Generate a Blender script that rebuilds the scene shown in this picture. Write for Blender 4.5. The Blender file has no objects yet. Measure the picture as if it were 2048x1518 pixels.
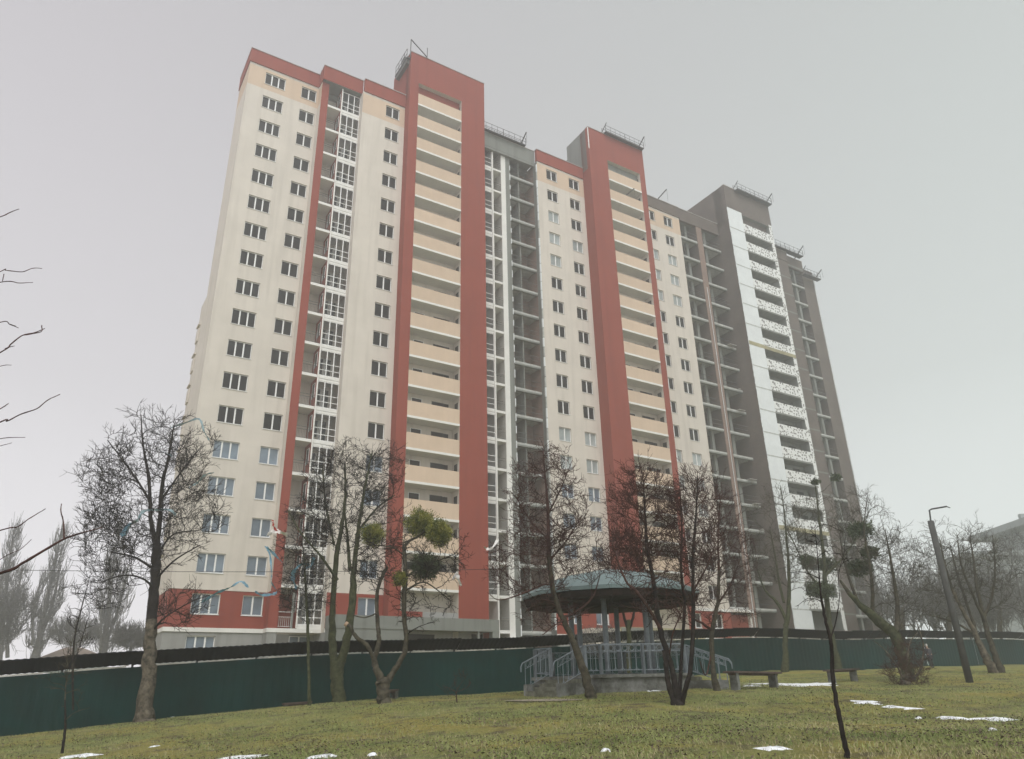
import bpy, math, random
import numpy as np
from mathutils import Vector, Matrix
random.seed(7); rng = np.random.default_rng(7)
PI = math.pi
# ------------------------------------------------------------------ camera
EYE = 1.6
F = 1484.65; PITCH = math.radians(22.9777); ROLL = math.radians(-1.35635)
scene = bpy.context.scene
cam_d = bpy.data.cameras.new('camera'); cam = bpy.data.objects.new('camera', cam_d)
scene.collection.objects.link(cam); scene.camera = cam
cam_d.sensor_width = 36; cam_d.lens = F / 2048 * 36; cam_d.clip_start = .1; cam_d.clip_end = 3000
_r0 = Vector((1, 0, 0)); _u0 = Vector((0, -math.sin(PITCH), math.cos(PITCH))); _f = Vector((0, math.cos(PITCH), math.sin(PITCH)))
_cr, _sr = math.cos(ROLL), math.sin(ROLL)
_r = _cr * _r0 + _sr * _u0; _u = -_sr * _r0 + _cr * _u0
cam.matrix_world = Matrix(((_r.x, _u.x, -_f.x, 0), (_r.y, _u.y, -_f.y, 0), (_r.z, _u.z, -_f.z, EYE), (0, 0, 0, 1)))
# ------------------------------------------------------------------ world, sun, exposure
SUN_EL = math.radians(56); SUN_AZ = math.radians(172)      # azimuth clockwise from +Y: behind the camera
w = bpy.data.worlds.new('World'); scene.world = w; w.use_nodes = True
nt = w.node_tree; nt.nodes.clear()
out = nt.nodes.new('ShaderNodeOutputWorld'); bg = nt.nodes.new('ShaderNodeBackground'); bg.inputs[1].default_value = .1
sky = nt.nodes.new('ShaderNodeTexSky'); sky.sky_type = 'NISHITA'; sky.sun_disc = False
sky.sun_elevation = SUN_EL; sky.sun_rotation = SUN_AZ; sky.air_density = 1; sky.dust_density = 4; sky.ozone_density = 1
tc = nt.nodes.new('ShaderNodeTexCoord'); sep = nt.nodes.new('ShaderNodeSeparateXYZ')
ramp = nt.nodes.new('ShaderNodeValToRGB')
ramp.color_ramp.elements[0].position = 0.0; ramp.color_ramp.elements[0].color = (.92, .93, .95, 1)
ramp.color_ramp.elements[1].position = .85; ramp.color_ramp.elements[1].color = (.41, .41, .415, 1)
e = ramp.color_ramp.elements.new(.35); e.color = (.57, .575, .58, 1)
ramp2 = nt.nodes.new('ShaderNodeValToRGB')                 # overcast cloud is a little warmer to the left, cooler right
ramp2.color_ramp.elements[0].position = .2; ramp2.color_ramp.elements[0].color = (1.0, .955, .985, 1)
ramp2.color_ramp.elements[1].position = .8; ramp2.color_ramp.elements[1].color = (.955, 1.0, .965, 1)
mr = nt.nodes.new('ShaderNodeMapRange'); mr.inputs[1].default_value = -.8; mr.inputs[2].default_value = .8
mul = nt.nodes.new('ShaderNodeMixRGB'); mul.blend_type = 'MULTIPLY'; mul.inputs[0].default_value = 1
sc = nt.nodes.new('ShaderNodeVectorMath'); sc.operation = 'SCALE'; sc.inputs[3].default_value = 10.0
mix = nt.nodes.new('ShaderNodeMixRGB'); mix.inputs[0].default_value = .06
L = nt.links.new
L(tc.outputs['Generated'], sep.inputs[0]); L(sep.outputs[2], ramp.inputs[0])
cn = nt.nodes.new('ShaderNodeTexNoise'); cn.inputs['Scale'].default_value = 1.6; cn.inputs['Detail'].default_value = 3; cr_ = nt.nodes.new('ShaderNodeMapRange'); cr_.inputs[3].default_value = -.035; cr_.inputs[4].default_value = .035
ad_ = nt.nodes.new('ShaderNodeMath'); ad_.operation = 'ADD'; L(tc.outputs['Generated'], cn.inputs['Vector']); L(cn.outputs['Fac'], cr_.inputs[0]); L(sep.outputs[2], ad_.inputs[0]); L(cr_.outputs[0], ad_.inputs[1]); L(ad_.outputs[0], ramp.inputs[0])
L(sep.outputs[0], mr.inputs[0]); L(mr.outputs[0], ramp2.inputs[0])
L(ramp.outputs[0], mul.inputs[1]); L(ramp2.outputs[0], mul.inputs[2])
L(mul.outputs[0], sc.inputs[0]); L(sc.outputs[0], mix.inputs[1]); L(sky.outputs[0], mix.inputs[2])
L(mix.outputs[0], bg.inputs[0]); L(bg.outputs[0], out.inputs[0])
sun_d = bpy.data.lights.new('sun', 'SUN'); sun_d.energy = 2.0; sun_d.angle = math.radians(40); sun_d.color = (1, .985, .955)
sun = bpy.data.objects.new('sun', sun_d); scene.collection.objects.link(sun)
sdir = Vector((math.sin(SUN_AZ) * math.cos(SUN_EL), math.cos(SUN_AZ) * math.cos(SUN_EL), math.sin(SUN_EL)))
sun.rotation_euler = sdir.to_track_quat('Z', 'Y').to_euler()
sun.location = sdir * 150
scene.view_settings.view_transform = 'Standard'; scene.view_settings.look = 'None'
scene.view_settings.exposure = 0.38; scene.view_settings.gamma = 1
scene.render.engine = 'CYCLES'
scene.cycles.volume_bounces = 4; scene.cycles.max_bounces = 10
C = scene.collection
# ------------------------------------------------------------------ helpers: pixels of the survey picture -> world points
def ray(x, y):
    X = x - 1024; Y = y - 759
    a = (_cr * X + _sr * Y) / F; b = -(-_sr * X + _cr * Y) / F
    c, s = math.cos(PITCH), math.sin(PITCH)
    return np.array([a, c - b * s, s + b * c])
def at(x, y, Y):
    r = ray(x, y); p = r * Y / r[1]; return Vector((p[0], p[1], p[2] + EYE))
TH = math.radians(32.5); DX, DY = math.cos(TH), math.sin(TH)
def bw(u, o, z=0):      # building coordinates (along, towards the camera, up from eye) -> world
    k = -54.9 + o
    return Vector((u * DX + k * DY, u * DY - k * DX, z + EYE))
# ------------------------------------------------------------------ ground height
GC = [0.0075459637411986295, 0.061652451622699535, 0.0006659234118503582, -0.00036807818653675217, -0.0010073689695291616]
GR = [(-17.81, 28.02, -.04), (-14.03, 30.42, .07), (-9.8, 33.12, -.05), (-3.21, 37.32, -.1), (.03, 39.38, -.14), (13.57, 48.01, .1), (22.11, 53.45, -.17), (32.33, 59.96, -.05), (41.1, 65.5, .12),
      (-8.17, 18, -.25), (3.94, 10, .15), (5.71, 9.5, .2), (1.99, 22.5, .1), (3.23, 26.5, .24), (-4.55, 27, .15), (-6.95, 31, .18), (-7.78, 30, .19), (14.42, 30, -.2), (6.05, 25, .05), (-11.97, 19, -.16), (9.98, 18, -.2)]
def gz(X, Y):
    X = np.clip(np.asarray(X, float), -45, 50); Y = np.clip(np.asarray(Y, float), 0, 80)
    z = EYE - 1.6 + GC[0] * X + GC[1] * Y + GC[2] * X * Y + GC[3] * Y * Y + GC[4] * np.maximum(X * X - 100, 0) + GC[4] * np.minimum(X * X, 100)
    num = 0; den = .6
    for a, b, r in GR:
        g = np.exp(-((X - a) ** 2 + (Y - b) ** 2) / 18.0); num = num + g * r; den = den + g
    return z + num / den * 1.2
def onground(px, py, Y0):
    """point where the survey ray meets the ground, searched near depth Y0"""
    lo, hi = Y0 * .6, Y0 * 1.5; best = None
    for i in range(120):
        Y = lo + (hi - lo) * i / 119; p = at(px, py, Y); e = abs(p.z - float(gz(p.x, p.y))) + abs(Y - Y0) * .002
        if best is None or e < best[0]: best = (e, p)
    p = best[1]; return Vector((p.x, p.y, float(gz(p.x, p.y))))
# ------------------------------------------------------------------ materials
MATS = {}
def mat(name, col, rough=.8, var=.12, scale=3.0, bump=0.0, bscale=20.0, spec=.3, metal=0.0, col2=None, thr=None, detail=6):
    if name in MATS: return MATS[name]
    m = bpy.data.materials.new(name); m.use_nodes = True; t = m.node_tree; b = t.nodes['Principled BSDF']
    b.inputs['Roughness'].default_value = rough; b.inputs['Metallic'].default_value = metal
    b.inputs['Specular IOR Level'].default_value = spec
    co = t.nodes.new('ShaderNodeTexCoord'); nz = t.nodes.new('ShaderNodeTexNoise')
    nz.inputs['Scale'].default_value = scale; nz.inputs['Detail'].default_value = detail; nz.inputs['Roughness'].default_value = .65
    t.links.new(co.outputs['Object'], nz.inputs['Vector'])
    r = t.nodes.new('ShaderNodeValToRGB'); c2 = col2 or tuple(min(1, c * (1 + var)) for c in col); c1 = col if col2 else tuple(c * (1 - var) for c in col)
    a, bb = thr or (.35, .65)
    r.color_ramp.elements[0].position = a; r.color_ramp.elements[0].color = (*c1, 1)
    r.color_ramp.elements[1].position = bb; r.color_ramp.elements[1].color = (*c2, 1)
    t.links.new(nz.outputs['Fac'], r.inputs[0]); t.links.new(r.outputs[0], b.inputs['Base Color'])
    if bump:
        n2 = t.nodes.new('ShaderNodeTexNoise'); n2.inputs['Scale'].default_value = bscale; n2.inputs['Detail'].default_value = 4
        t.links.new(co.outputs['Object'], n2.inputs['Vector'])
        bp = t.nodes.new('ShaderNodeBump'); bp.inputs['Strength'].default_value = bump; bp.inputs['Distance'].default_value = .03
        t.links.new(n2.outputs['Fac'], bp.inputs['Height']); t.links.new(bp.outputs[0], b.inputs['Normal'])
    MATS[name] = m; return m
def stained(name, col, stain, amount=.5, rough=.85):
    """plaster or concrete with broad patches and vertical run marks"""
    m = mat(name, col, rough, .05, .35, .15, 30)
    t = m.node_tree; b = t.nodes['Principled BSDF']; src = b.inputs['Base Color'].links[0].from_socket
    co = t.nodes.new('ShaderNodeTexCoord'); mp = t.nodes.new('ShaderNodeMapping'); mp.inputs['Scale'].default_value = (1.6, 1.6, .12)
    nz = t.nodes.new('ShaderNodeTexNoise'); nz.inputs['Scale'].default_value = 1.1; nz.inputs['Detail'].default_value = 8
    r = t.nodes.new('ShaderNodeValToRGB'); r.color_ramp.elements[0].position = .48; r.color_ramp.elements[1].position = .75
    r.color_ramp.elements[0].color = (0, 0, 0, 1); r.color_ramp.elements[1].color = (amount,) * 3 + (1,)
    mx = t.nodes.new('ShaderNodeMixRGB'); mx.inputs[2].default_value = (*stain, 1)
    t.links.new(co.outputs['Object'], mp.inputs[0]); t.links.new(mp.outputs[0], nz.inputs['Vector']); t.links.new(nz.outputs['Fac'], r.inputs[0])
    t.links.new(r.outputs[0], mx.inputs[0]); t.links.new(src, mx.inputs[1]); t.links.new(mx.outputs[0], b.inputs['Base Color'])
    return m
M_CREAM = stained('cream_plaster', (.60, .55, .49), (.46, .42, .37), .6)
M_PEACH = stained('peach_plaster', (.58, .45, .34), (.50, .385, .29), .5)
M_RED = stained('red_plaster', (.25, .052, .034), (.20, .043, .031), .6)
M_WHITE = mat('white_plaster', (.72, .71, .68), .7, .06, .8)
M_GREY = stained('grey_render', (.30, .30, .29), (.19, .19, .18), .7)
M_CONC = stained('raw_concrete', (.20, .21, .195), (.11, .115, .105), .7)
M_SLAB = mat('slab_edge_concrete', (.42, .43, .41), .85, .2, 2.0)
M_PVC = mat('white_pvc_frame', (.78, .78, .77), .4, .03, 1)
M_DARK = mat('dark_window_glass', (.010, .011, .012), .3, .5, .6, spec=.25)
M_BLUE = mat('filmed_reflection_glass', (.15, .19, .235), .3, .18, 1.2, spec=.5)  # protective film, its bluish reflection mixed into the base colour
M_PALE = mat('pale_filmed_glass', (.30, .33, .33), .35, .15, 1.5, spec=.5)
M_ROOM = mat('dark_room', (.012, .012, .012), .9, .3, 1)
M_STEEL = mat('dark_steel', (.05, .05, .05), .55, .3, 4, metal=.3)
M_RAIL = mat('balcony_rail_paint', (.10, .10, .095), .5, .2, 4)
M_SHEET = mat('zinc_flashing', (.42, .40, .39), .5, .15, 3)
M_OLIVE = mat('mineral_wool_board', (.33, .30, .18), .9, .2, 1.2)
def brick(name, c1, c2, mortar):
    m = bpy.data.materials.new(name); m.use_nodes = True; t = m.node_tree; b = t.nodes['Principled BSDF']; b.inputs['Roughness'].default_value = .9
    co = t.nodes.new('ShaderNodeTexCoord'); sp = t.nodes.new('ShaderNodeSeparateXYZ'); ad = t.nodes.new('ShaderNodeMath'); ad.operation = 'ADD'
    cb = t.nodes.new('ShaderNodeCombineXYZ'); bt = t.nodes.new('ShaderNodeTexBrick'); bt.inputs['Scale'].default_value = 1
    bt.inputs['Brick Width'].default_value = .25; bt.inputs['Row Height'].default_value = .077; bt.inputs['Mortar Size'].default_value = .012
    bt.inputs['Color1'].default_value = (*c1, 1); bt.inputs['Color2'].default_value = (*c2, 1); bt.inputs['Mortar'].default_value = (*mortar, 1)
    nz = t.nodes.new('ShaderNodeTexNoise'); nz.inputs['Scale'].default_value = .5; nz.inputs['Detail'].default_value = 8
    mx = t.nodes.new('ShaderNodeMixRGB'); mx.blend_type = 'MULTIPLY'; mx.inputs[0].default_value = .6
    lk = t.links.new
    lk(co.outputs['Object'], sp.inputs[0]); lk(sp.outputs[0], ad.inputs[0]); lk(sp.outputs[1], ad.inputs[1]); lk(ad.outputs[0], cb.inputs[0]); lk(sp.outputs[2], cb.inputs[1])
    lk(cb.outputs[0], bt.inputs['Vector']); lk(co.outputs['Object'], nz.inputs['Vector']); lk(bt.outputs[0], mx.inputs[1]); lk(nz.outputs['Fac'], mx.inputs[2]); lk(mx.outputs[0], b.inputs['Base Color'])
    MATS[name] = m; return m
M_BRICK = brick('raw_brick', (.36, .19, .13), (.26, .15, .11), (.30, .28, .26))
M_BRICK2 = brick('grey_brown_brick', (.185, .13, .105), (.135, .10, .083), (.165, .155, .145))
def dabs(name):      # polystyrene boards speckled with adhesive dabs
    m = bpy.data.materials.new(name); m.use_nodes = True; t = m.node_tree; b = t.nodes['Principled BSDF']; b.inputs['Roughness'].default_value = .8
    co = t.nodes.new('ShaderNodeTexCoord'); vo = t.nodes.new('ShaderNodeTexVoronoi'); vo.inputs['Scale'].default_value = 3.1
    nz = t.nodes.new('ShaderNodeTexNoise'); nz.inputs['Scale'].default_value = 3; ad = t.nodes.new('ShaderNodeMath'); ad.operation = 'MULTIPLY_ADD'; ad.inputs[1].default_value = .45
    r = t.nodes.new('ShaderNodeValToRGB'); r.color_ramp.elements[0].position = .57; r.color_ramp.elements[1].position = .62
    r.color_ramp.elements[0].color = (.16, .15, .14, 1); r.color_ramp.elements[1].color = (.74, .75, .74, 1)
    lk = t.links.new; lk(co.outputs['Object'], vo.inputs['Vector']); lk(co.outputs['Object'], nz.inputs['Vector'])
    lk(nz.outputs['Fac'], ad.inputs[0]); lk(vo.outputs['Distance'], ad.inputs[2]); lk(ad.outputs[0], r.inputs[0]); lk(r.outputs[0], b.inputs['Base Color'])
    MATS[name] = m; return m
M_DABS = dabs('speckled_polystyrene')
M_FOAM = mat('white_polystyrene', (.70, .73, .74), .8, .05, .8)
def glassy(name):
    m = bpy.data.materials.new(name); m.use_nodes = True; t = m.node_tree; t.nodes.clear()
    o = t.nodes.new('ShaderNodeOutputMaterial'); tr = t.nodes.new('ShaderNodeBsdfTransparent'); gl = t.nodes.new('ShaderNodeBsdfGlossy'); mx = t.nodes.new('ShaderNodeMixShader')
    gl.inputs['Roughness'].default_value = .08; gl.inputs['Color'].default_value = (.8, .85, .9, 1); fr = t.nodes.new('ShaderNodeFresnel'); fr.inputs[0].default_value = 1.4
    t.links.new(fr.outputs[0], mx.inputs[0]); t.links.new(tr.outputs[0], mx.inputs[1]); t.links.new(gl.outputs[0], mx.inputs[2]); t.links.new(mx.outputs[0], o.inputs[0]); MATS[name] = m; return m
M_CLEAR = glassy('clear_glass')
def vary(m, k):      # each pane its own tone
    t = m.node_tree; b = t.nodes['Principled BSDF']; src = b.inputs['Base Color'].links[0].from_socket; oi = t.nodes.new('ShaderNodeObjectInfo'); mp = t.nodes.new('ShaderNodeMapRange'); mp.inputs[3].default_value = 1 - k; mp.inputs[4].default_value = 1 + k
    sc_ = t.nodes.new('ShaderNodeVectorMath'); sc_.operation = 'SCALE'; t.links.new(oi.outputs['Random'], mp.inputs[0]); t.links.new(src, sc_.inputs[0]); t.links.new(mp.outputs[0], sc_.inputs[3]); t.links.new(sc_.outputs[0], b.inputs['Base Color'])
vary(M_DARK, .6); vary(M_BLUE, .22); vary(M_PALE, .2); vary(M_PEACH, .05)
# ------------------------------------------------------------------ mesh building
class MB:
    def __init__(s): s.v = []; s.f = []; s.m = []; s.mats = []
    def mi(s, m):
        if m not in s.mats: s.mats.append(m)
        return s.mats.index(m)
    def quad(s, a, b, c, d, m): n = len(s.v); s.v += [tuple(a), tuple(b), tuple(c), tuple(d)]; s.f.append((n, n + 1, n + 2, n + 3)); s.m.append(s.mi(m))
    def poly(s, pts, m): n = len(s.v); s.v += [tuple(p) for p in pts]; s.f.append(tuple(range(n, n + len(pts)))); s.m.append(s.mi(m))
    def box(s, u0, u1, o0, o1, z0, z1, m):      # building frame: local y is minus o
        n = len(s.v); a = -o1; b = -o0
        s.v += [(u0, a, z0), (u1, a, z0), (u1, b, z0), (u0, b, z0), (u0, a, z1), (u1, a, z1), (u1, b, z1), (u0, b, z1)]
        for f in ((0, 1, 5, 4), (1, 2, 6, 5), (2, 3, 7, 6), (3, 0, 4, 7), (4, 5, 6, 7), (3, 2, 1, 0)): s.f.append(tuple(n + i for i in f)); s.m.append(s.mi(m))
    def bx(s, c, sz, m, rz=0, rx=0):             # centred box in plain coordinates
        n = len(s.v); cz, sn = math.cos(rz), math.sin(rz); x, y, z = [q / 2 for q in sz]
        for dz in (-z, z):
            for dx, dy in ((-x, -y), (x, -y), (x, y), (-x, y)):
                s.v.append((c[0] + dx * cz - dy * sn, c[1] + dx * sn + dy * cz, c[2] + dz + rx * dx))
        for f in ((0, 1, 5, 4), (1, 2, 6, 5), (2, 3, 7, 6), (3, 0, 4, 7), (4, 5, 6, 7), (3, 2, 1, 0)): s.f.append(tuple(n + i for i in f)); s.m.append(s.mi(m))
    def tube(s, pts, rad, m, n=6, cap=True):
        pts = [Vector(p) for p in pts]; rad = rad if hasattr(rad, '__len__') else [rad] * len(pts); base = len(s.v); k = s.mi(m); ref = None
        for i, p in enumerate(pts):
            t = (pts[min(i + 1, len(pts) - 1)] - pts[max(i - 1, 0)])
            if t.length < 1e-7: t = Vector((0, 0, 1))
            t.normalize()
            if ref is None: ref = Vector((1, 0, 0)) if abs(t.x) < .8 else Vector((0, 1, 0))
            x = (ref - t * ref.dot(t)); x.normalize(); y = t.cross(x); ref = x
            for j in range(n):
                a = 2 * PI * j / n; s.v.append(tuple(p + (x * math.cos(a) + y * math.sin(a)) * rad[i]))
        for i in range(len(pts) - 1):
            for j in range(n):
                a = base + i * n + j; b = base + i * n + (j + 1) % n; s.f.append((a, b, b + n, a + n)); s.m.append(k)
        if cap:
            s.f.append(tuple(base + j for j in reversed(range(n)))); s.m.append(k)
            s.f.append(tuple(base + (len(pts) - 1) * n + j for j in range(n))); s.m.append(k)
    def build(s, name, parent=None, smooth=False, shift=(0, 0, 0)):
        me = bpy.data.meshes.new(name); v = np.array(s.v, float) + np.array(shift) if s.v else s.v
        me.from_pydata([tuple(p) for p in v], [], s.f)
        for m in s.mats: me.materials.append(m)
        me.polygons.foreach_set('material_index', s.m)
        if smooth: me.polygons.foreach_set('use_smooth', [True] * len(me.polygons))
        me.update(); o = bpy.data.objects.new(name, me); C.objects.link(o)
        if parent: o.parent = parent
        return o
def tag(o, label=None, cat=None, group=None, kind=None):
    if label: o['label'] = label
    if cat: o['category'] = cat
    if group: o['group'] = group
    if kind: o['kind'] = kind
    return o
def empty(name, loc, label, cat, group=None, rz=0):
    o = bpy.data.objects.new(name, None); C.objects.link(o); o.location = loc; o.rotation_euler = (0, 0, rz); o.empty_display_size = .3
    return tag(o, label, cat, group)
def world_part(mb, name, root, smooth=False):     # mb is in world coordinates, root is an unrotated empty
    return mb.build(name, root, smooth, tuple(-c for c in root.location))
# ================================================================== APARTMENT BUILDING
U0 = 7.97; ZB = -1.2
BSH = (-U0, 0, -ZB)
FL = lambda k: 52.54 - 2.8 * k          # top of the floor slab, k counted down from the top flat
ZC = lambda k: 53.86 - 2.8 * k          # middle of the windows
bld = empty('apartment_building', bw(U0, 0, ZB), 'tall unfinished apartment block with cream and brick red plaster, right end still bare brick', 'building', rz=TH)
def bpart(mb, name, parent=None): return mb.build(name, parent or bld, False, BSH if parent is None else (0, 0, 0))
def wall(mb, u0, u1, o, bands, holes=(), rev=.2, rm=None):
    us = sorted({u0, u1} | {h[0] for h in holes} | {h[1] for h in holes}); zs = set()
    for b in bands: zs |= {b[0], b[1]}
    lo, hi = min(zs), max(zs)
    for h in holes: zs |= {max(lo, h[2]), min(hi, h[3])}
    zs = sorted(zs)
    for i in range(len(zs) - 1):
        z0, z1 = zs[i], zs[i + 1]; zm = (z0 + z1) / 2
        if z1 - z0 < 1e-4: continue
        m = next(b[2] for b in bands if b[0] <= zm <= b[1])
        for j in range(len(us) - 1):
            a, b = us[j], us[j + 1]; um = (a + b) / 2
            if any(h[0] < um < h[1] and h[2] < zm < h[3] for h in holes): continue
            mb.quad((a, -o, z0), (b, -o, z0), (b, -o, z1), (a, -o, z1), m)
    for h in holes:
        a, b, z0, z1 = h[:4]; p = -o; q = -o + rev; m = rm or M_CREAM
        mb.quad((a, p, z0), (a, q, z0), (a, q, z1), (a, p, z1), m); mb.quad((b, q, z0), (b, p, z0), (b, p, z1), (b, q, z1), m)
        mb.quad((a, p, z1), (a, q, z1), (b, q, z1), (b, p, z1), m); mb.quad((a, q, z0), (a, p, z0), (b, p, z0), (b, q, z0), m)
def side(mb, u, oa, ob, z0, z1, m): mb.quad((u, -oa, z0), (u, -ob, z0), (u, -ob, z1), (u, -oa, z1), m)
GRD = -1.0
FULL = [(GRD, 4.4, M_GREY), (4.4, 4.68, M_WHITE), (4.68, 7.2, M_RED), (7.2, 52.5, M_CREAM), (52.5, 54.85, M_PEACH), (54.85, 55.1, M_CREAM)]
WH = 1.38
def wrow(ua, ub, ks): return [(ua, ub, ZC(k) - WH / 2, ZC(k) + WH / 2) for k in ks]
# ---- window prototypes: frame with sill, pane beneath it in the tree
def window_proto(wd, np_, ht=WH):
    mb = MB(); f = .055; d0, d1 = -.19, -.12
    mb.box(0.004, f, d0, d1, 0.004, ht - .004, M_PVC); mb.box(wd - f, wd - .004, d0, d1, 0.004, ht - .004, M_PVC)
    mb.box(f, wd - f, d0, d1, 0.004, f + .02, M_PVC); mb.box(f, wd - f, d0, d1, ht - f, ht - .004, M_PVC)
    for i in range(1, np_):
        c = wd * i / np_; mb.box(c - .055, c + .055, d0, d1 + .012, f + .02, ht - f, M_PVC)
    mb.box(-.04, wd + .04, -.118, .05, -.035, 0.0, M_PVC)
    p = {}
    for nm, m in (('d', M_DARK), ('b', M_BLUE), ('p', M_PALE), ('r', M_ROOM)):
        q = MB(); q.quad((f, .165, f), (wd - f, .165, f), (wd - f, .165, ht - f), (f, .165, ht - f), m); me = bpy.data.meshes.new('pane')
        me.from_pydata(q.v, [], q.f); me.materials.append(m); p[nm] = me
    me = bpy.data.meshes.new('window'); me.from_pydata(mb.v, [], mb.f); me.materials.append(M_PVC); return me, p
W3 = window_proto(1.88, 3); W2 = window_proto(1.45, 2); WG = window_proto(1.0, 1, 1.25)
def put_window(proto, u, o, z, g, parent=bld, rz=0):
    w_ = bpy.data.objects.new('window', proto[0]); C.objects.link(w_); w_.parent = parent; w_.location = (u - U0, -o, z - ZB); w_.rotation_euler = (0, 0, rz)
    p_ = bpy.data.objects.new('pane', proto[1][g]); C.objects.link(p_); p_.parent = w_; return w_
# ---- section one, plaster finished ------------------------------------------------
ALL = range(0, 18); wnd = 0
mb = MB(); hA = wrow(9.48, 11.36, range(0, 19)); hB = wrow(12.91, 14.36, range(0, 18))
wall(mb, 7.97, 14.56, -1.83, FULL, hA + hB)
for oa, ob, z0 in ((-6.2, -1.83, 0), (-8.4, -6.2, -1)):
    zt = 55.1 if z0 == 0 else 32.1
    for a, b, m in FULL:
        b2 = min(b, zt)
        if a < zt: side(mb, 7.97, oa, ob, a, b2, m)
mb.quad((7.97, 8.4, 32.1), (7.97, 6.2, 32.1), (12, 6.2, 32.1), (12, 8.4, 32.1), M_SHEET)
for k in range(8, 17):      # small projecting hoods at the rear corner
    z = FL(k) - .3; mb.box(7.80, 7.965, -8.3, -7.2, z, z + .12, M_CREAM); mb.box(7.86, 7.966, -8.2, -7.3, z - 1.5, z - .3, M_CREAM)
bpart(mb, 'wall')
mb = MB()                   # projecting white string course
mb.box(7.93, 14.5, -1.83, -1.74, 4.4, 4.68, M_WHITE); mb.box(7.9, 7.93, -8.3, -1.74, 4.4, 4.68, M_WHITE)
mb.box(14.5, 14.56, -1.74, -.74, 4.4, 4.68, M_WHITE); mb.box(14.56, 18.42, -.8, -.74, 4.4, 4.68, M_WHITE)
mb.box(7.93, 14.5, -1.83, -1.79, 7.2, 7.32, M_CREAM)
bpart(mb, 'string_course')
def parapet(u0, u1, o, z0=55.1, z1=56.65, m=M_RED, left=None, right=None, back=2.5, soffit=.12):
    p = MB(); p.box(u0, u1, o - .35, o, z0, z1, m); p.box(u0 - .03, u1 + .03, o - .4, o + .06, z1, z1 + .06, M_SHEET)
    if left is not None: p.box(u0, u0 + .35, left, o - .35, z0, z1, m); p.box(u0 - .03, u0 + .38, left, o - .4, z1, z1 + .06, M_SHEET)
    if right is not None: p.box(u1 - .35, u1, right, o - .35, z0, z1, m); p.box(u1 - .38, u1 + .03, right, o - .4, z1, z1 + .06, M_SHEET)
    return bpart(p, 'parapet')
parapet(7.89, 14.5, -1.72, left=-6.2)
parapet(14.5, 18.5, -.42, z1=56.8, left=-1.72, right=-.5)
parapet(18.5, 22.87, .1)
for k in range(0, 19):
    g = 'd' if k < 13 else 'b'
    put_window(W3, 9.48, -1.83, ZC(k) - WH / 2, g)
    if k < 18: put_window(W2, 12.91, -1.83, ZC(k) - WH / 2, g)
# loggia bay
def bay_finished(uP0, uP1, uf, uG1, o, m_pier, m_in, k0=0, k1=18, mirror=False):
    pass
mb = MB()
for a, b, m in FULL: side(mb, 14.56, -1.83, -.8, a, b, m)
wall(mb, 14.56, 15.25, -.8, [(GRD, 4.4, M_GREY), (4.4, 55.1, M_RED)])
side(mb, 15.25, -.8, -2.4, GRD, 55.1, M_CREAM)
mb.quad((15.25, 2.4, 4.4), (18.42, 2.4, 4.4), (18.42, 2.4, 55.1), (15.25, 2.4, 55.1), M_CREAM)
mb.quad((15.25, 2.4, GRD), (18.42, 2.4, GRD), (18.42, 2.4, 4.4), (15.25, 2.4, 4.4), M_GREY)
side(mb, 18.42, -2.4, 0, 4.4, 55.1, M_CREAM); side(mb, 18.42, -2.4, 0, GRD, 4.4, M_GREY)
mb.quad((14.56, .8, 55.1), (18.42, .8, 55.1), (18.42, .42, 55.1), (14.56, .42, 55.1), M_WHITE)
bpart(mb, 'loggia_wall')
mb = MB(); mb.box(16.52, 16.62, -2.35, -.72, 4.7, 55.08, M_RED); mb.box(16.515, 16.625, -.72, -.70, 4.7, 55.08, M_WHITE)
fin = bpart(mb, 'fin_wall')
for k in range(0, 18):
    q_ = MB(); z = FL(k) + .9; q_.box(16.49, 16.52, -1.75, -1.68, z, z + 1.3, M_PVC); q_.box(16.49, 16.52, -1.15, -1.08, z, z + 1.3, M_PVC); q_.box(16.49, 16.52, -1.68, -1.15, z + 1.23, z + 1.3, M_PVC); q_.box(16.505, 16.519, -1.68, -1.15, z, z + 1.23, M_DARK)
    q_.build('side_window', fin, False, BSH)
def rail_mb(u0, u1, o, z, h=1.0, post=None, mid=.78, step=.12, r=.016, low=.08, m=M_RAIL):
    p = MB(); p.box(u0, u1, o - r, o + r, z + h - .03, z + h, m)
    p.box(u0, u1, o - r, o + r, z + mid - .02, z + mid, m); p.box(u0, u1, o - r, o + r, z + low, z + low + .02, m)
    u = u0 + step / 2
    while u < u1: p.box(u - .007, u + .007, o - .007, o + .007, z + low + .02, z + mid - .02, m); u += step
    if post: p.box(post - .025, post + .025, o - .025, o + .025, z, z + h, m)
    return p
def balcony_slabs(u0, u1, uf0, uf1, o, ks, back, post):
    """open balcony slabs with rails, repeated per floor"""
    sl = MB(); sl.box(u0, u1, back, o + .02, -.24, 0, M_WHITE)
    me = None; rm = None
    for k in ks:
        if me is None:
            s_ = sl.build('balcony_slab', bld, False, (-U0, 0, 0)); me = s_.data
            r_ = rail_mb(u0 + .02, u1 - .02, o - .05, 0, post=post).build('railing', s_, False, (-U0, 0, 0)); rm = r_.data
        else:
            s_ = bpy.data.objects.new('balcony_slab', me); C.objects.link(s_); s_.parent = bld
            r_ = bpy.data.objects.new('railing', rm); C.objects.link(r_); r_.parent = s_
        s_.location = (0, 0, FL(k) - ZB)
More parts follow.
